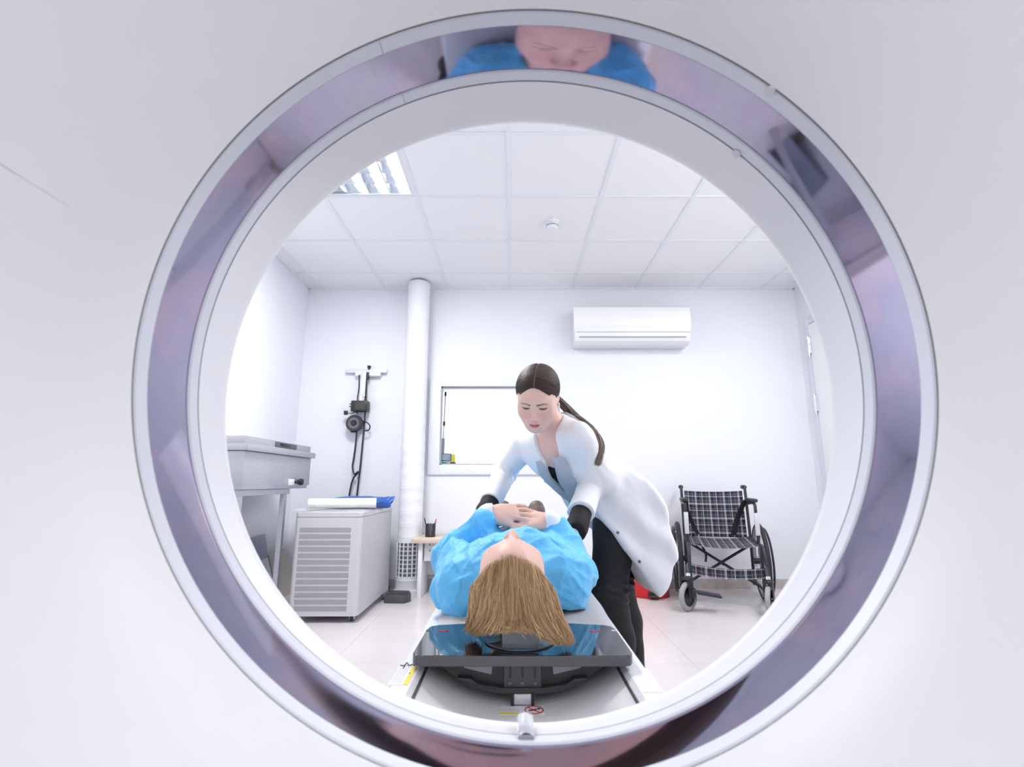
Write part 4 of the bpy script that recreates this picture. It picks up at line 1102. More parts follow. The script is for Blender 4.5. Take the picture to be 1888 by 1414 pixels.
def hand(F, wrist, d, n, side, L=.175, curl=(.35, .35, .3), spread=.10, thumb=(.9, .25), kf=.004, tw=0.0):
    """wrist point, direction d, back-of-hand normal n; side = +1 when the thumb lies towards n x d"""
    w = np.asarray(wrist, float); d = unit(d); n = unit(np.asarray(n, float) - d * (np.asarray(n, float) @ d)); s = unit(np.cross(n, d)) * side; q = L / .18
    F.ell(w + d * .042 * q, (.040 * q, .048 * q, .0135 * q), np.stack([s, d, n], 1), .012)
    F.cap(w - d * .02 * q, w + d * .02 * q, .024 * q, .024 * q, .02, 'u', np.stack([s, d, n], 1), (1.05, 1, .72))
    tips = []
    for i in range(4):
        off = (.026, .0085, -.0095, -.026)[i]; ln = (.072, .080, .074, .058)[i] * q; r = (.0080, .0082, .0079, .0069)[i] * q
        k0 = w + d * (.082, .086, .082, .074)[i] * q + s * off * q + n * .003 * q
        F.cap(w + d * .02 * q + s * off * .6 * q, k0, .0105 * q, r * 1.12, .012)
        a = 0.0; p = k0; fd = unit(d + s * (1.5 - i) * spread * .5)
        for seg, (fr, rr) in enumerate(((.45, .97), (.31, .9), (.24, .78))):
            a += curl[seg]; e = p + (fd * math.cos(a) - n * math.sin(a)) * ln * fr
            F.cap(p, e, r * (1.0 if seg == 0 else (.97, .97, .9)[seg]), r * rr, kf); p = e
        tips.append(p)
    t0 = w + d * .018 * q + s * .024 * q; td = unit(d * math.cos(thumb[0]) + s * math.sin(thumb[0]) - n * thumb[1])
    t1 = t0 + td * .042 * q; t2 = t1 + unit(td + d * .45) * .033 * q; t3 = t2 + unit(td + d * .75) * .024 * q
    F.cap(t0, t1, .0155 * q, .0115 * q, .014); F.cap(t1, t2, .0108 * q, .0098 * q, kf); F.cap(t2, t3, .0098 * q, .0080 * q, kf)
    return tips
def strands(name, paths, radii, m, parent, colors=None, sides=3, label=None):
    """many tapered hair strands as one mesh; paths (n, k, 3), radii (n, k)"""
    Pn = np.asarray(paths, float); n, k, _ = Pn.shape
    T = np.gradient(Pn, axis=1); T /= np.linalg.norm(T, axis=2, keepdims=True) + 1e-9
    U = np.zeros_like(T); ref = np.where(np.abs(T[:, 0, :1]) < .8, np.array([1.0, 0, 0]), np.array([0, 0, 1.0]))
    for j in range(k):                                   # parallel transport
        ref = ref - T[:, j] * (ref * T[:, j]).sum(1, keepdims=True); ref /= np.linalg.norm(ref, axis=1, keepdims=True) + 1e-9; U[:, j] = ref
    W = np.cross(T, U)
    ang = 2 * PI * np.arange(sides) / sides
    V = Pn[:, :, None] + np.asarray(radii)[:, :, None, None] * (np.cos(ang)[None, None, :, None] * U[:, :, None] + np.sin(ang)[None, None, :, None] * W[:, :, None])
    base = (np.arange(n)[:, None, None] * k + np.arange(k - 1)[None, :, None]) * sides; i = np.arange(sides)[None, None, :]; j = (i + 1) % sides
    Fq = np.stack([base + i, base + j, base + sides + j, base + sides + i], -1).reshape(-1, 4)
    C = None if colors is None else np.repeat(np.asarray(colors).reshape(n * k, 3), sides, 0)
    return np_mesh(name, V.reshape(-1, 3), Fq, m, parent, True, None, C, label)
def col_mat(name, rough, spec=.5, **kw):
    m = mat(name, (.5, .5, .5), rough, 0, spec, **kw); N, L, b = nodes(m)
    a = N.new('ShaderNodeVertexColor'); a.layer_name = 'Col'; L.new(a.outputs[0], b.inputs['Base Color']); return m
M_SKIN = col_mat('skin', .48, .4, Subsurface_Weight=.12, Subsurface_Scale=.012)
M_SKIN.node_tree.nodes['Principled BSDF'].inputs['Subsurface Radius'].default_value = (1.0, .4, .25)
# ------------------------------------------------------------------ the patient lying on the table, head towards the bore
def build_patient():
    t = thing('person', 'person in light blue gown lying on the table with blond hair towards the scanner', 'person', (AX, 1.9, .5525))
    hd = Head((.000, 1.146, .667), [[1, 0, 0], [0, -.10, -.995], [0, .995, -.10]], .97)
    hd.R = np.array([[1, 0, 0], [0, .087, -.996], [0, .996, .087]])
    zh = np.array([-.12, -.06, -.02, .01, .035, .055, .075, .092, .105]); yh = np.array([-.05, -.03, .008, .014, .020, .033, .050, .064, .072])
    TOP = .5545
    F = Field()
    I3 = np.eye(3)
    F.cap((.014, 1.41, .637), (.018, 1.62, .633), .098, .098, .04, 'u', I3, (1.38, 1, .85))
    F.cap((.018, 1.62, .633), (.022, 1.90, .630), .098, .095, .04, 'u', I3, (1.5, 1, .82))
    F.cap((.008, 1.345, .635), hd.w(0, -.020, -.06), .056, .050, .03)
    joints = {}
    for q, sh, el, wr in ((-1, (-.120, 1.405, .620), (-.172, 1.600, .638), (-.076, 1.607, .782)), (1, (.134, 1.405, .620), (.172, 1.605, .630), (.120, 1.613, .761))):
        F.cap((.01 + q * .05, 1.405, .622), sh, .044, .050, .03); F.cap(sh, el, .046, .038, .02); F.cap(el, wr, .038, .026, .015)
        hp = (.02 + q * .085, 1.92, .635); kn = (.03 + q * .085, 2.30, .640); an = (.040 + q * .078, 2.62, .598)
        F.cap(hp, kn, .078, .055, .03); F.cap(kn, an, .054, .036, .02)
        h = V3(an[0], 2.645, .582); b_ = V3(an[0] + q * .006, 2.645, .738)
        F.cap(h, b_, .028, .030, .02, 'u', I3, (1.15, 1, 1)); F.cap(b_, b_ + V3(q * .002, -.004, .030), .028, .020, .02, 'u', I3, (1.45, 1, 1))
        joints[q] = (sh, el, wr, hp, kn, an, h, b_)
    hd.build(F, 1.02, 1.08, 1.0, .008)
    # crossed hands: hers from the left lies on top
    hand(F, V3(-.064, 1.606, .785), (.985, .06, .05), (.05, -.72, .70), -1, .162, (.12, .30, .22), .26, (.45, .15), .0016)
    hand(F, V3(.108, 1.612, .763), (-.985, .04, .03), (.0, -.62, .78), 1, .166, (.10, .15, .15), .12, (.30, -.10), .0016)
    xs = axis_grid(-.30, .31, .006, [(-.085, .135, .0022)]); ys = axis_grid(.99, 2.72, .008, [(1.00, 1.28, .0024), (1.54, 1.67, .0024)]); zs = axis_grid(.54, .84, .006, [(.58, .83, .0024)])
    F.fn(lambda x, y, z: (z - TOP) + 0 * x + 0 * y, (-1, 0, 0), (1, 3, 1), .004, 's')
    skin = (.78, .50, .42); foot = (.055, .040, .038)
    def colors(V):
        C = hd.paint(V, skin, (.50, .20, .17), (.13, .07, .04), (.06, .03, .022), (.70, .30, .25))
        L_ = hd.loc(V); sc_ = np.clip((np.interp(L_[:, 2], zh, yh) - .006 - L_[:, 1]) * 200, 0, 1) * (L_[:, 2] > -.08) * (np.abs(L_[:, 0]) < .10); C = C * (1 - sc_[:, None]) + np.array((.46, .29, .135)) * sc_[:, None]
        k = np.clip((V[:, 1] - 1.45) * 30, 0, 1)[:, None]; C = C * (1 - k) + np.array((.76, .50, .43)) * k
        return C
    skin_mesh('body', F, xs, ys, zs, M_SKIN, t, None, colors, 1)
    # stockings
    S = Field()
    for q in (-1, 1):
        sh, el, wr, hp, kn, an, h, b_ = joints[q]
        S.cap(kn, an, .057, .039, .02); S.cap(h, b_, .031, .033, .02, 'u', I3, (1.15, 1, 1)); S.cap(b_, b_ + V3(q * .002, -.004, .030), .031, .023, .02, 'u', I3, (1.45, 1, 1))
        m_s = noise_color(mat('sheer_stocking', (.10, .07, .065), .5), (.055, .042, .042), (.20, .14, .125), 16, 3, .38, .62)
        S1 = Field(); S1.ops = S.ops[-3:]
        S1.fn(lambda x, y, z: (z - TOP) + 0 * x + 0 * y, (-1, 0, 0), (1, 3, 1), .003, 's')
        skin_mesh('stocking', S1, axis_grid(an[0] - .09, an[0] + .09, .0035), axis_grid(2.24, 2.74, .005), axis_grid(.54, .84, .004), m_s, t, cut=lambda V: V[:, 1] > 2.42, label='dark sheer stocking')
    # gown
    G = Field()
    G.cap((.014, 1.43, .640), (.018, 1.62, .636), .110, .108, .05, 'u', I3, (1.36, 1, .84))
    G.cap((.018, 1.62, .636), (.022, 1.92, .632), .108, .116, .05, 'u', I3, (1.66, 1, .94))
    G.cap((.022, 1.92, .634), (.033, 2.36, .630), .108, .098, .06, 'u', I3, (1.95, 1, .95)); G.cap((.014, 1.335, .632), (.014, 1.42, .636), .070, .09, .04, 'u', I3, (1.35, 1, .9))
    for q in (-1, 1):
        sh, el, wr, *_ = joints[q]
        G.cap((.01 + q * .06, 1.385, .635), sh, .068, .068, .04)
        G.cap(sh, el, .072, .068, .02); G.cap((sh[0] + q * .006, sh[1] - .01, .60), (el[0] + q * .004, el[1] - .01, .598), .058, .058, .03)
        d = unit(V3(*wr) - V3(*el)); G.cap(el, V3(*wr) - d * .024, .062, .043, .02)
    # neck opening and the flat underside on the paper
    G.cap((.006, 1.16, .69), (.008, 1.292, .660), .058, .056, .012, 's')
    G.fn(lambda x, y, z: (z - .5535) + 0 * x + 0 * y, (-1, 0, 0), (1, 3, 1), .006, 's')
    def disp(P):
        c = crumple(P, 5, (4.0, 5.5, 7.5, 9.5, 13.0), (.0080, .0080, .0070, .0055, .0030), .010)
        e = 1 - np.abs(crumple(P, 9, (6.0, 9.0), (.7, .5), .02)); e2 = 1 - np.abs(crumple(P, 21, (8.0, 12.0), (.6, .5), .03))
        c = np.where(c > 0, .011 * np.tanh(c / .011), c)
        return c - .004 * np.clip(e, 0, 1) ** 6 * 1.2 - .004 * np.clip(e2, 0, 1) ** 6
    m_g = mat('gown_nonwoven', (.12, .53, .93), .55, 0, .4, Sheen_Weight=.25, Sheen_Roughness=.4)
    N, L, b = nodes(m_g); tc = N.new('ShaderNodeTexCoord'); prev = None
    for sc_, st in ((9, .35), (22, .25)):
        nz = N.new('ShaderNodeTexNoise'); nz.inputs['Scale'].default_value = 5; mxv = N.new('ShaderNodeVectorMath'); mxv.operation = 'MULTIPLY_ADD'; mxv.inputs[1].default_value = (.12, .12, .12)
        vo = N.new('ShaderNodeTexVoronoi'); vo.feature = 'F1'; vo.distance = 'MANHATTAN'; vo.inputs['Scale'].default_value = sc_
        bp = N.new('ShaderNodeBump'); bp.inputs['Strength'].default_value = st; bp.inputs['Distance'].default_value = .25 / sc_
        L.new(tc.outputs['Object'], nz.inputs['Vector']); L.new(nz.outputs['Color'], mxv.inputs[0]); L.new(tc.outputs['Object'], mxv.inputs[2])
        L.new(mxv.outputs[0], vo.inputs['Vector']); L.new(vo.outputs['Distance'], bp.inputs['Height'])
        if prev is not None: L.new(prev, bp.inputs['Normal'])
        prev = bp.outputs[0]
    L.new(prev, b.inputs['Normal'])
    gx = axis_grid(-.335, .345, .0052, [(-.335, .345, .0042)]); gy = axis_grid(1.20, 2.54, .0075, [(1.20, 1.72, .0042)]); gz = axis_grid(.545, .84, .0045)
    G2 = skin_mesh('gown', G, gx, gy, gz, m_g, t, disp, None, 0)
    # white knit cuffs
    m_c = bump(mat('knit_cuff', (.82, .86, .92), .8), 420, .4, .002, 2)
    for q in (-1, 1):
        sh, el, wr, *_ = joints[q]; d = unit(V3(*wr) - V3(*el)); dh = unit(V3(-q * 1.0, .1, .05)); w = V3(*wr)
        c = B(); pts = spline([w - d * .045, w - d * .02, w + dh * .002, w + dh * .012], 4)
        tube(c, pts, list(np.interp(np.linspace(0, 1, len(pts)), [0, .5, .9, 1], [.034, .036, .034, .031])), 28)
        obj('cuff', c, m_c, t, label='white knit cuff')
    # hair: shell on the skull and strands falling towards the plate
    cw = hd.w(0, -.014, .032); rx, ry, rz = .0725 * .97, .082 * .97, .096 * .97
    rnd = np.random.RandomState(3)
    H = Field(); H.ell(hd.w(0, -.016, .036), np.array((.077, .0965, .0865)) * .97, hd.R)
    H.ell(hd.w(0, -.045, .02), np.array((.076, .062, .084)) * .97, hd.R, .03)
    for q in (-1, 1): H.ell(hd.w(q * .058, -.024, -.004), np.array((.030, .045, .062)) * .97, hd.R, .02)
    def face_cut(x, y, z):
        u = (x - hd.o[0]) / hd.s; v = (y - hd.o[1]) / hd.s; w = (z - hd.o[2]) / hd.s; R = hd.R
        ly = u * R[0, 1] + v * R[1, 1] + w * R[2, 1]; lz = u * R[0, 2] + v * R[1, 2] + w * R[2, 2]
        return (np.interp(lz, zh, yh) - ly) * .8 + 0 * x
    H.fn(face_cut, hd.o - .15, hd.o + .15, .004, 's'); H.fn(lambda x, y, z: (z - .602) + 0 * x + 0 * y, hd.o - .15, hd.o + .15, .004, 's')
    def hcol(V):
        n = .5 + .5 * np.sin(V[:, 0] * 420 + 3 * np.sin(V[:, 0] * 90)); return np.array((.46, .28, .13)) * (1 - n[:, None] * .4) + np.array((.56, .36, .18)) * n[:, None] * .4
    m_h = col_mat('blond_hair', .42, .4)
    hair = skin_mesh('hair', H, axis_grid(-.10, .11, .0035), axis_grid(.99, 1.26, .0035), axis_grid(.55, .80, .0035), m_h, t, None, hcol, 1)
    n = 12000; k = 16
    u = rnd.uniform(-1, 1, n); u = np.sign(u) * np.abs(u) ** .85; v = rnd.rand(n) ** 1.3; lift = .004 + .004 * rnd.rand(n)
    uu = [-1, -.6, -.3, 0, .3, .6, 1]
    ex = np.interp(u, uu, [-.084, -.068, -.040, .002, .048, .086, .110]); ey = np.interp(u, uu, [1.150, 1.085, 1.036, 1.022, 1.024, 1.045, 1.070]); ez = np.interp(u, uu, [.569, .579, .598, .608, .600, .576, .5675])
    ex = ex + rnd.randn(n) * .006; ey = ey + rnd.randn(n) * .008; ez = np.maximum(ez + np.abs(rnd.randn(n)) * .006, .5665)
    th0 = np.radians(35 + 18 * np.abs(u) ** 2 + 52 * v + 6 * rnd.randn(n)) ; th1 = np.radians(np.interp(np.abs(u), [0, .5, 1], [112, 96, 70])); th1 = np.maximum(th1, th0 + .15)
    wx = np.sqrt(np.maximum(.0, 1 - (u * .93) ** 2))
    f0 = np.where(rnd.rand(n) < .55, rnd.uniform(.25, .6, n), 1.03); P = np.zeros((n, k, 3))
    for j in range(k):
        s = j / (k - 1); a = th0 + (th1 - th0) * min(1, s / .55)
        m_ = min(1, s / .45); m_ = m_ * m_ * (3 - 2 * m_); lx = u * rx * (f0 + (1.10 - f0) * m_); L = 1 + (lift * min(1, s / .35) - .0025 * max(0, 1 - s / .12)) / .09
        sx = cw[0] + lx * L; sy = cw[1] - (ry + .010) * np.sin(a) * wx * L; sz = cw[2] + (rz + .002) * np.cos(a) * wx * L
        q = max(0, (s - .45) / .55); q = q * q * (3 - 2 * q) * .35 + q * .65
        bx = sx * (1 - q) + ex * q; by = sy * (1 - q) + ey * q - .012 * math.sin(PI * q); bz = sz * (1 - q) + ez * q - .004 * math.sin(PI * q)
        P[:, j] = np.stack([bx, by, bz], 1)
    sl_ = np.linspace(0, 1, k)[None]
    ph = 9 * u[:, None] + 4 * v[:, None]
    P[..., 0] += (.0035 * np.sin(ph * 1.7 + 5 * sl_) + .0025 * np.sin(ph * 4.1 - 7 * sl_)) * sl_ ** .7
    P[..., 1] += .003 * np.sin(ph * 2.9 + 4 * sl_) * sl_
    P += np.cumsum(rnd.randn(n, k, 3) * .0005, 1)
    P[..., 2] = np.maximum(P[..., 2], .5662)
    rad = np.interp(np.linspace(0, 1, k), [0, .18, .8, 1], [.0001, .0006, .00065, .0002])[None] * rnd.uniform(.8, 1.25, (n, 1))
    tone = np.clip(.45 + .3 * np.sin(u * 23 + 3 * np.sin(v * 9)) + .28 * rnd.randn(n), 0, 1)[:, None, None]; sl = np.linspace(0, 1, k)[None, :, None]
    C = (np.array((.40, .23, .10)) * (1 - tone) + np.array((.74, .50, .27)) * tone) * (.92 + .0 * sl) + np.array((.12, .11, .085)) * sl ** 2 * (.5 + tone)
    strands('hair_strands', P, rad, m_h, hair, C)
build_patient()
# ------------------------------------------------------------------ the technician bending over the table
def build_technician():
    t = thing('person', 'person in white coat with dark ponytail bending over the lying patient', 'person', (.44, 2.12, 0))
    R = np.array([[-.9786, -.1944, -.0674], [.1946, -.7683, -.6098], [.0668, -.6099, .7897]])
    hd = Head((.0907, 1.74, 1.1776), R, .9436)
    nb = V3(.180, 1.862, 1.056); hip = V3(.443, 2.14, .80)
    Ls, Rs = V3(.232, 1.75, 1.032), V3(.053, 1.975, 1.035)
    Le, Lw = V3(.305, 1.93, .893), V3(.214, 1.707, .738)
    Re, Rw = V3(-.026, 2.15, .935), V3(-.098, 1.925, .775)
    tt = unit((Ls + Rs) / 2 - hip); a = unit(V3(.714, -.70, 0)); a = unit(a - tt * (a @ tt)); n = np.cross(a, tt)
    if n[2] > 0: n = -n
    TR = np.stack([a, tt, n], 1); mid = (Ls + Rs) / 2
    TF = lambda al, tau, nu: nb + a * al - tt * tau + n * nu
    kL, aL = V3(.362, 1.975, .484), V3(.425, 2.09, .085); hL = V3(.415, 2.04, .80); hR = V3(.47, 2.24, .80); kR, aR = V3(.445, 2.23, .47), V3(.52, 2.31, .085)
    def torso(F, o, k=.03):
        F.cap(hip, hip + tt * .16, .118 + o, .100 + o, .04, 'u', TR, (1.32, 1, .92))
        F.cap(hip + tt * .16, mid - tt * .09, .100 + o, .105 + o, .04, 'u', TR, (1.22, 1, .88))
        F.cap(mid - tt * .09, mid - tt * .03, .105 + o, .085 + o, .04, 'u', TR, (1.25, 1, .80))
        for q in (-1, 1): F.ell(TF(q * .068, .20, .075), np.array((.058, .062, .045)) + o, TR, .03)
        F.cap(nb, Ls, .042 + o, .037 + o, k); F.cap(nb, Rs, .042 + o, .037 + o, k)
    def arms(F, o, k=.02):
        for s_, e_, w_ in ((Ls, Le, Lw), (Rs, Re, Rw)):
            F.cap(s_, e_, .044 + o, .037 + o, k); F.cap(e_, w_, .036 + o, .025 + o, k)
    def legs(F, o, k=.03):
        for h_, k_, a_ in ((hL, kL, aL), (hR, kR, aR)):
            F.cap(h_, k_, .086 + o, .057 + o, k); F.cap(k_, k_ * .55 + a_ * .45 + V3(.008, .012, 0), .056 + o, .052 + o, k); F.cap(k_ * .55 + a_ * .45 + V3(.008, .012, 0), a_, .051 + o, .036 + o, k)
    F = Field(); torso(F, 0); arms(F, 0); legs(F, 0)
    F.cap(nb + n * .0 - tt * .01, hd.w(0, -.022, -.06), .052, .046, .03)
    hd.build(F, .95, .88, .94)
    for a_ in (aL, aR): F.cap(a_ + V3(.02, 0, -.045), a_ + V3(-.13, -.01, -.055), .036, .026, .03)
    hand(F, Lw, unit(V3(-.02, -.02, -.10)), (.9, -.4, 0), -1, .165, (.3, .35, .3), .1, (.7, .2), .004)
    hand(F, Rw, unit(V3(-.035, -.06, -.048)), (-.3, .1, .9), 1, .165, (.3, .35, .3), .1, (.7, .2), .004)
    xs = axis_grid(-.20, .68, .0075, [(-.01, .20, .0024)]); ys = axis_grid(1.58, 2.45, .0075, [(1.62, 1.86, .0024)]); zs = axis_grid(-.02, 1.32, .009, [(1.04, 1.31, .0024), (.68, .80, .005)])
    F.fn(lambda x, y, z: (z - .004) + 0 * x + 0 * y, (-1, 0, -.1), (1, 3, .1), .004, 's')
    colors = lambda V: hd.paint(V, (.82, .55, .47), (.60, .15, .14), (.085, .048, .035), (.028, .014, .012), (.70, .33, .29), .0038)
    skin_mesh('body', F, xs, ys, zs, M_SKIN, t, None, colors, 1)

    # trousers
    T = Field(); legs(T, .009); T.cap(hip, hip + tt * .10, .124, .110, .04, 'u', TR, (1.32, 1, .92))
    for a_ in (aL, aR): T.fn((lambda c: lambda x, y, z: np.maximum(z - c, np.sqrt((x - a_[0]) ** 2 + (y - a_[1]) ** 2) - .2))(.075), a_ - .25, a_ + .25, .004, 's')
    def tdisp(P):
        d = .0022 * crumple(P, 3, (7, 11), (1, .7), .02); out = np.zeros(len(P))
        for k_ in (kL, kR):
            near = np.exp(-((P[:, 2] - k_[2]) / .06) ** 2); out += near * .0035 * np.sin((P[:, 2] + .25 * P[:, 0]) * 210)
        return out * .6 + d
    skin_mesh('trousers', T, axis_grid(.20, .68, .0055), axis_grid(1.84, 2.45, .0065), axis_grid(.03, .99, .006), bump(mat('trouser_black', (.013, .013, .015), .62, 0, .3), 300, .15, .001), t, tdisp)
    # shoes
    for a_ in (aL, aR):
        S = Field(); S.cap(a_ + V3(.03, 0, -.045), a_ + V3(-.13, -.01, -.052), .042, .034, .03); S.cap(a_, a_ + V3(.01, 0, -.04), .044, .042, .02)
        S.fn(lambda x, y, z: (z - .001) + 0 * x + 0 * y, (-1, 0, -.1), (1, 3, .1), .004, 's'); S.fn(lambda x, y, z: (.10 - z) + 0 * x + 0 * y, (-1, 0, -.1), (1, 3, .3), .004, 's')
        skin_mesh('shoe', S, axis_grid(a_[0] - .20, a_[0] + .10, .005), axis_grid(a_[1] - .08, a_[1] + .08, .005), axis_grid(-.02, .13, .005), mat('shoe_black', (.015, .015, .016), .4), t)
    # black top under the coat, long sleeves showing past the coat cuffs
    TP = Field(); torso(TP, .006)
    for s_, e_, w_ in ((Ls, Le, Lw), (Rs, Re, Rw)):
        d = unit(w_ - e_); S_ = Field(); S_.cap(s_, e_, .044, .037, .02); S_.cap(e_, w_, .037, .036, .02); S_.cap(w_, w_ + d * .08, .037, .035, .01); TP.sub(S_, w_ + d * .035, d, .02)
    TP.fn(lambda x, y, z: np.maximum(-((nb[0] - x) * tt[0] + (nb[1] - y) * tt[1] + (nb[2] - z) * tt[2] - .036) * -1.0, np.sqrt((x - nb[0]) ** 2 + (y - nb[1]) ** 2 + (z - nb[2]) ** 2) - .125), nb - .14, nb + .14, .004, 's')
    m_top = mat('top_black', (.012, .012, .014), .7, 0, .25)
    skin_mesh('black_top', TP, axis_grid(-.18, .66, .006), axis_grid(1.66, 2.36, .006), axis_grid(.66, 1.14, .006), m_top, t)

    # white coat
    Cc = Field(); torso(Cc, .017, .04)
    Cc.cap(TF(-.075, .22, .097), TF(-.095, .42, .132), .045, .050, .03, 'u', TR, (1.5, 1, .5))
    for s_, e_, w_, cl, rs in ((Ls, Le, Lw, .085, 1.0), (Rs, Re, Rw, .062, .98)):
        d = unit(w_ - e_); ce = w_ - d * cl; S_ = Field()
        S_.cap(s_, e_, .057 * rs, .051 * rs, .025); S_.cap(e_, ce, .050 * rs, .044 * rs, .02); S_.cap(ce - d * .055, ce + d * .05, .0475 * rs, .0485 * rs, .005)
        Cc.sub(S_, ce + d * .012, d, .008)
    # skirt of the coat hanging from the hips, outline in x-z
    poly = np.array([(.300, .790), (.379, .691), (.450, .594), (.531, .470), (.574, .532), (.607, .604), (.602, .691), (.580, .800), (.515, .895), (.43, .94), (.33, .88)])
    def skirt(x, y, z):
        d = np.full(np.broadcast(x, z).shape, 1e9); s = np.ones_like(d); px, pz = x + 0 * z, z + 0 * x
        m = len(poly)
        for i in range(m):
            A, Bq = poly[i], poly[i - 1]; e = Bq - A; wx, wz = px - A[0], pz - A[1]; h = np.clip((wx * e[0] + wz * e[1]) / (e @ e), 0, 1)
            d = np.minimum(d, (wx - e[0] * h) ** 2 + (wz - e[1] * h) ** 2)
            c1 = pz >= A[1]; c2 = pz < Bq[1]; c3 = e[0] * wz > e[1] * wx
            s = np.where((c1 & c2 & c3) | (~c1 & ~c2 & ~c3), -s, s)
        d2 = s * np.sqrt(d); r = .018
        dy = np.abs(y - (2.13 - .0 * z)) - (.240 + .08 * np.clip(.8 - z, 0, .4))
        q0 = d2 + r; q1 = dy + r + .03
        q1 = q1 * .9
        return np.minimum(np.maximum(q0, q1), 0) + np.sqrt(np.maximum(q0, 0) ** 2 + np.maximum(q1, 0) ** 2) - r
    Cc.fn(skirt, (.28, 1.80, .44), (.63, 2.46, .96), .045)
    Base = Field(); Base.ops = list(Cc.ops)
    # opening at the front: neck and V
    def vee(x, y, z):
        px, py, pz = x - nb[0], y - nb[1], z - nb[2]
        al = px * a[0] + py * a[1] + pz * a[2]; ta = -(px * tt[0] + py * tt[1] + pz * tt[2]); nu = px * n[0] + py * n[1] + pz * n[2]
        w = np.interp(ta, [-.08, 0, .06, .26, .30, .36, .44], [.044, .031, .028, .014, .006, -.02, -.02]) 
        return np.maximum(np.abs(al - .004 + .28 * np.maximum(ta, 0)) - w, .03 - nu)
    Cc.fn(vee, nb - .5, nb + .3, .004, 's')
    Cc.cap(nb + tt * .03, nb + tt * .14 - n * .0, .053, .07, .01, 's')
    def cdisp(P):
        base = crumple(P, 11, (4.5, 7, 9), (.0034, .0026, .0016), .03)
        low = np.clip((.92 - P[:, 2]) / .2, 0, 1) * np.clip((P[:, 0] - .3) / .05, 0, 1)
        fold = .006 * np.sin((P[:, 0] * .75 + P[:, 2] * .55) * 46 + 2.0 * np.sin(P[:, 2] * 9)) * low
        arm = 0
        for e_ in (Le, Re): arm = arm + .0055 * np.exp(-((P - e_) ** 2).sum(1) / .007) * triwave((P @ unit(V3(.35, .5, .8))) * 26 + .5 * np.sin(P[:, 0] * 40))
        return base + fold + arm
    m_coat = bump(mat('coat_white', (.86, .87, .91), .72, 0, .3, Sheen_Weight=.15), 240, .08, .001)
    coat = skin_mesh('white_coat', Cc, axis_grid(-.19, .66, .0048), axis_grid(1.63, 2.48, .006, [(1.63, 2.1, .0048)]), axis_grid(.43, 1.16, .0048), m_coat, t, cdisp, None, 1)
    # lapels and collar
    TB = Field(); torso(TB, .018, .04); TB.cap(TF(-.075, .22, .097), TF(-.095, .42, .132), .045, .050, .03, 'u', TR, (1.5, 1, .5))
    def lapel(q, name='lapel'):
        sta = [-.02, .0, .025, .055, .072, .088, .12, .16, .20, .235]
        inn = [.038, .030, .025, .021, .019, .016, .012, .007, .002, -.003]; out = [.060, .066, .071, .074, .064, .073, .070, .058, .038, .012]
        rows = []; nus = np.linspace(.22, -.04, 90)
        for s_, i_, o_ in zip(sta, inn, out):
            r = []
            if q > 0: i_ = min(i_ - .012, .016)
            for j, x in enumerate(np.linspace(i_, o_, 7)):
                Q = np.array([TF(.004 - .28 * max(s_, 0) + q * x, s_, v) for v in nus]); dv = (Base if s_ < .065 else TB).at(Q) - (.004 + .004 * math.sin(PI * (.1 + .8 * j / 6)) + .003 * (j == 6)); w_ = np.where(dv < 0)[0]
                if len(w_) and w_[0] > 0: i0 = w_[0]; f_ = dv[i0 - 1] / (dv[i0 - 1] - dv[i0]); r.append(Q[i0 - 1] * (1 - f_) + Q[i0] * f_)
                else: r.append(TB.project([TF(.004 - .28 * max(s_, 0) + q * x, s_, .03)], .006, 10)[0])
            rows.append(np.array(r))
        bm = strip(B(), [[tuple(p) for p in r] for r in rows], .003)
        obj(name, bm, m_coat, coat, angle=60)
    for q in (-1, 1): lapel(q)
    axn = unit(hd.w(0, -.022, -.06) - nb); e1 = unit(a - axn * (a @ axn)); e2 = np.cross(axn, e1); e2 = e2 if e2 @ n < 0 else -e2     # e2 points to the nape
    rows = [[], [], [], [], []]
    for i in range(31):
        ph = math.radians(0 + 172 * i / 30); d = e1 * math.cos(ph) + e2 * math.sin(ph); fr = min(1, min(i, 30 - i) / 5)
        o = nb + axn * .004
        rows[0].append(o + d * .058); rows[1].append(o + d * .066 + axn * (.016 + .030 * fr)); rows[2].append(o + d * .073 + axn * (.015 + .028 * fr))
        q_ = Base.project([nb + d * .112 - axn * .004], .008, 10)[0]; rows[4].append(q_); rows[3].append((rows[2][-1] + q_) / 2 + d * .004 + axn * .004)
    rows = [[tuple(p) for p in r] for r in rows]
    obj('collar', strip(B(), rows, .003), m_coat, coat, angle=60)
    # buttons
    m_bt = mat('button_grey', (.16, .17, .21), .3)
    def at_px(x, y, D):
        u = (x - 944) / 920; v = -(y - 707) / 920; c_, s_ = math.cos(math.radians(11.25)), math.sin(math.radians(11.25)); r = V3(u, c_ - v * s_, s_ + v * c_); return V3(0, 0, CAMH) + r * D / r[1]
    for P0 in (TF(-.085, .26, .12), TF(-.110, .35, .13), TF(-.125, .43, .14), V3(.388, 1.90, .700), V3(.462, 1.90, .600)):
        p = Base.project([P0], .003, 12)[0]; g = np.array([(Base.at([p + e * .002])[0] - Base.at([p - e * .002])[0]) for e in np.eye(3)]); g = unit(g)
        b_ = B(); cyl(b_, p, p + g * .003, .0055, 14); obj('button', b_, m_bt, coat)
    # hair
    zh = np.array([-.12, -.06, -.03, .0, .03, .055, .068, .080, .10]); yh = np.array([-.045, -.030, -.004, .034, .056, .074, .086, .11, .14])
    H = Field(); hs = hd.s
    H.ell(hd.w(0, -.016, .032), np.array((.0800, .103, .085)) * hs, R); H.ell(hd.w(0, -.055, -.015), np.array((.062, .055, .062)) * hs, R, .03); H.ell(hd.w(0, -.098, -.040), np.array((.024, .026, .024)) * hs, R, .02)
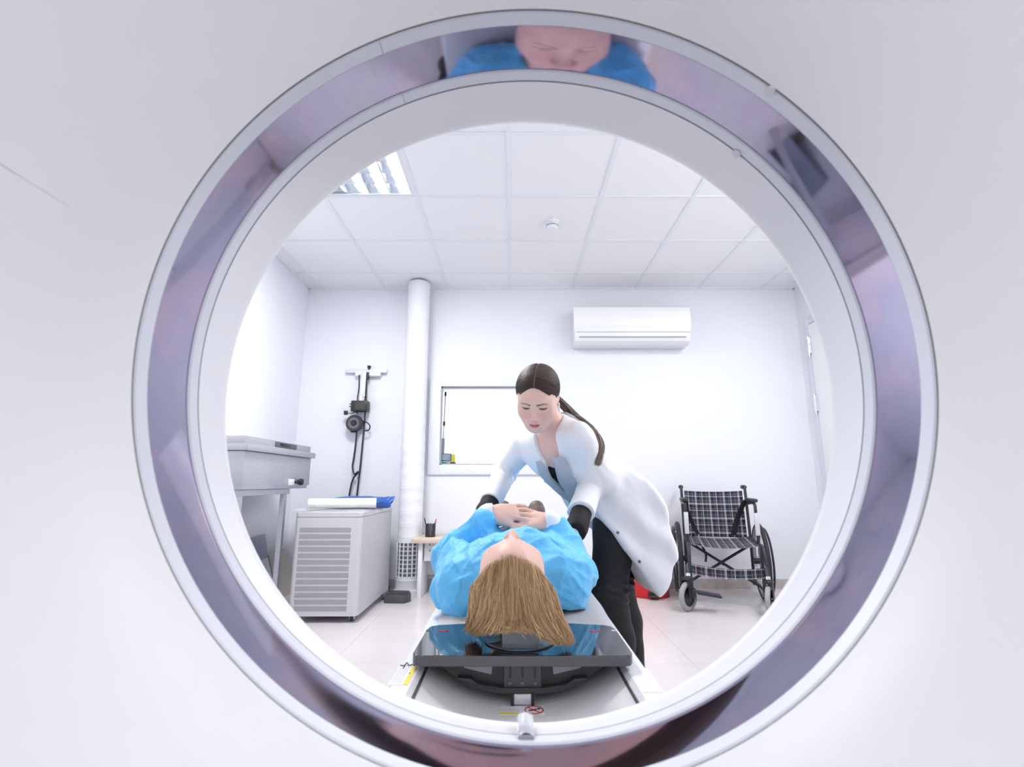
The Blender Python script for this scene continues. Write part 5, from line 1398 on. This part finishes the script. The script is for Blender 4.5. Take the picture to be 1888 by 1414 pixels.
    def face_cut(x, y, z):
        u = (x - hd.o[0]) / hs; v = (y - hd.o[1]) / hs; w = (z - hd.o[2]) / hs
        lx = u * R[0, 0] + v * R[1, 0] + w * R[2, 0]; ly = u * R[0, 1] + v * R[1, 1] + w * R[2, 1]; lz = u * R[0, 2] + v * R[1, 2] + w * R[2, 2]
        ear = (np.sqrt(((ly + .010) / .019) ** 2 + ((lz + .016) / .026) ** 2) - 1) * .02
        return np.minimum((np.interp(lz, zh, yh) - ly) * .8, ear)
    H.fn(face_cut, hd.o - .15, hd.o + .15, .003, 's')
    H.cap(hd.w(0, .088, .112), hd.w(0, -.03, .122), .0034 * hs, .0028 * hs, .004, 's')
    m_h = col_mat('brown_hair', .46, .35)
    hc = lambda V: np.array((.050, .033, .026)) + np.array((.16, .11, .09)) * np.exp(-(hd.loc(V)[:, 0:1] / .0028) ** 2) * (hd.loc(V)[:, 1:2] > -.03)
    hair = skin_mesh('hair', H, axis_grid(-.03, .23, .003), axis_grid(1.60, 1.92, .003), axis_grid(1.05, 1.32, .003), m_h, t, None, hc, 1)
    rnd = np.random.RandomState(8); N_ = 4200; k = 22
    y0 = rnd.uniform(-.06, .088, N_); q = np.where(rnd.rand(N_) < .5, -1.0, 1.0); f = (y0 + .06) / .148
    z0 = .12 - .35 * np.maximum(0, y0 - .03) - 4.2 * np.maximum(0, y0 - .03) ** 2
    P0 = np.stack([q * (.004 + 0 * y0), y0, z0], 1)
    P1 = np.stack([q * .085, -.055 + .105 * f, .058 - .020 * f + .02 * rnd.randn(N_) * .25], 1)
    P2 = np.stack([q * .082, -.078 + .065 * f, .004 - .006 * f], 1); P3 = np.stack([q * .010, np.full(N_, -.112), np.full(N_, -.036)], 1)
    s = np.clip(np.linspace(0, 1, k)[None, :, None] + (np.arange(k) % (k - 1) > 0)[None, :, None] * rnd.uniform(-.02, .02, (N_, 1, 1)), 0, 1)
    L = (1 - s) ** 3 * P0[:, None] + 3 * s * (1 - s) ** 2 * P1[:, None] + 3 * s * s * (1 - s) * P2[:, None] + s ** 3 * P3[:, None]
    W = hd.o + (L.reshape(-1, 3) * hs) @ R.T; W = H.project(W, np.repeat(rnd.uniform(.0006, .0022, N_), k), 5).reshape(N_, k, 3)
    rad = np.interp(np.linspace(0, 1, k), [0, .1, .9, 1], [.0004, .0009, .0009, .0006])[None] * rnd.uniform(.8, 1.2, (N_, 1))
    tone = rnd.rand(N_, 1, 1) ** 1.6; C = np.array((.030, .020, .017)) * (1 - tone) + np.array((.125, .085, .066)) * tone + 0 * s
    strands('hair_strands', W, rad, m_h, hair, C)
    # ponytail over the shoulder
    base = hd.w(0, -.112, -.038)
    ctl = [base, base + V3(.035, .022, -.006), V3(.226, 1.862, 1.135), V3(.248, 1.825, 1.098), V3(.268, 1.80, 1.050), V3(.292, 1.79, 1.000), V3(.304, 1.785, .945)]
    cen = np.array([tuple(p) for p in spline(ctl, 5)]); d = Cc.at(cen); far = Cc.project(cen, .006, 8); cen = np.where((d < .006)[:, None], far, cen)
    kk = len(cen); N2 = 900; ang = rnd.rand(N2) * 2 * PI; rr = np.sqrt(rnd.rand(N2)); off1 = rnd.randn(3, 3)
    rad_c = np.interp(np.linspace(0, 1, kk), [0, .1, .35, .7, 1], [.013, .015, .017, .015, .006])
    Tg = np.gradient(cen, axis=0); Tg /= np.linalg.norm(Tg, axis=1, keepdims=True); U = np.cross(Tg, V3(0, 0, 1)); U /= np.linalg.norm(U, axis=1, keepdims=True); Wv = np.cross(Tg, U)
    tw = np.linspace(0, .9, kk)[None]
    P = cen[None] + (rr[:, None] * rad_c[None] * np.cos(ang[:, None] + tw))[..., None] * U[None] + (rr[:, None] * rad_c[None] * .75 * np.sin(ang[:, None] + tw))[..., None] * Wv[None]
    P += np.cumsum(rnd.randn(N2, kk, 3) * .0006, 1)
    dd = Cc.at(P.reshape(-1, 3)).reshape(N2, kk); fix = dd < .002
    if fix.any(): P[fix] = Cc.project(P[fix], .003, 6)
    rad = np.interp(np.linspace(0, 1, kk), [0, .1, .8, 1], [.0009, .0012, .0010, .0003])[None] * rnd.uniform(.8, 1.2, (N2, 1))
    tone = rnd.rand(N2, 1, 1); sl = np.linspace(0, 1, kk)[None, :, None]
    C = (np.array((.045, .030, .024)) * (1 - tone) + np.array((.13, .09, .07)) * tone) * (1 - sl) + (np.array((.30, .22, .165)) * (1 - tone) + np.array((.50, .41, .34)) * tone) * sl
    strands('ponytail', P, rad, m_h, hair, C, label='dark ponytail fading to fair ends')
    tb = B(); e = base + V3(.006, .004, -.001)
    tube(tb, [tuple(e + .0145 * (U[1] * math.cos(x) + Wv[1] * math.sin(x))) for x in np.linspace(0, 2 * PI, 19)[:-1]], .004, 8, True); obj('hair_tie', tb, M_DARK, hair)
    # earring and necklace
    er = B()
    for i in range(6):
        p = hd.w(-.079, -.002 - .001 * i, -.026 - .007 * i); bmesh.ops.create_icosphere(er, subdivisions=2, radius=.0030 if i % 2 else .0036, matrix=Matrix.Translation(p))
    obj('earring', er, mat('earring_crystal', (.85, .85, .88), .08, .7), t)
    nk = np.array([tuple(p) for p in spline([tuple(TF(.050, -.015, .015)), tuple(TF(.034, .035, .07)), tuple(TF(.010, .062, .09)), tuple(TF(-.02, .045, .08)), tuple(TF(-.048, -.01, .02))], 7)]); nk = F.project(nk, .0012, 6)
    c = B(); tube(c, [tuple(p) for p in nk], .0008, 6); nko = obj('necklace', c, mat('silver_chain', (.75, .73, .70), .2, 1.0), t)
    p = nk[len(nk) // 2]; c = B(); bmesh.ops.create_icosphere(c, subdivisions=2, radius=.0028, matrix=Matrix.Translation(p + n * .002)); obj('pendant', c, mat('silver_chain', (.75, .73, .70), .2, 1.0), nko)
build_technician()
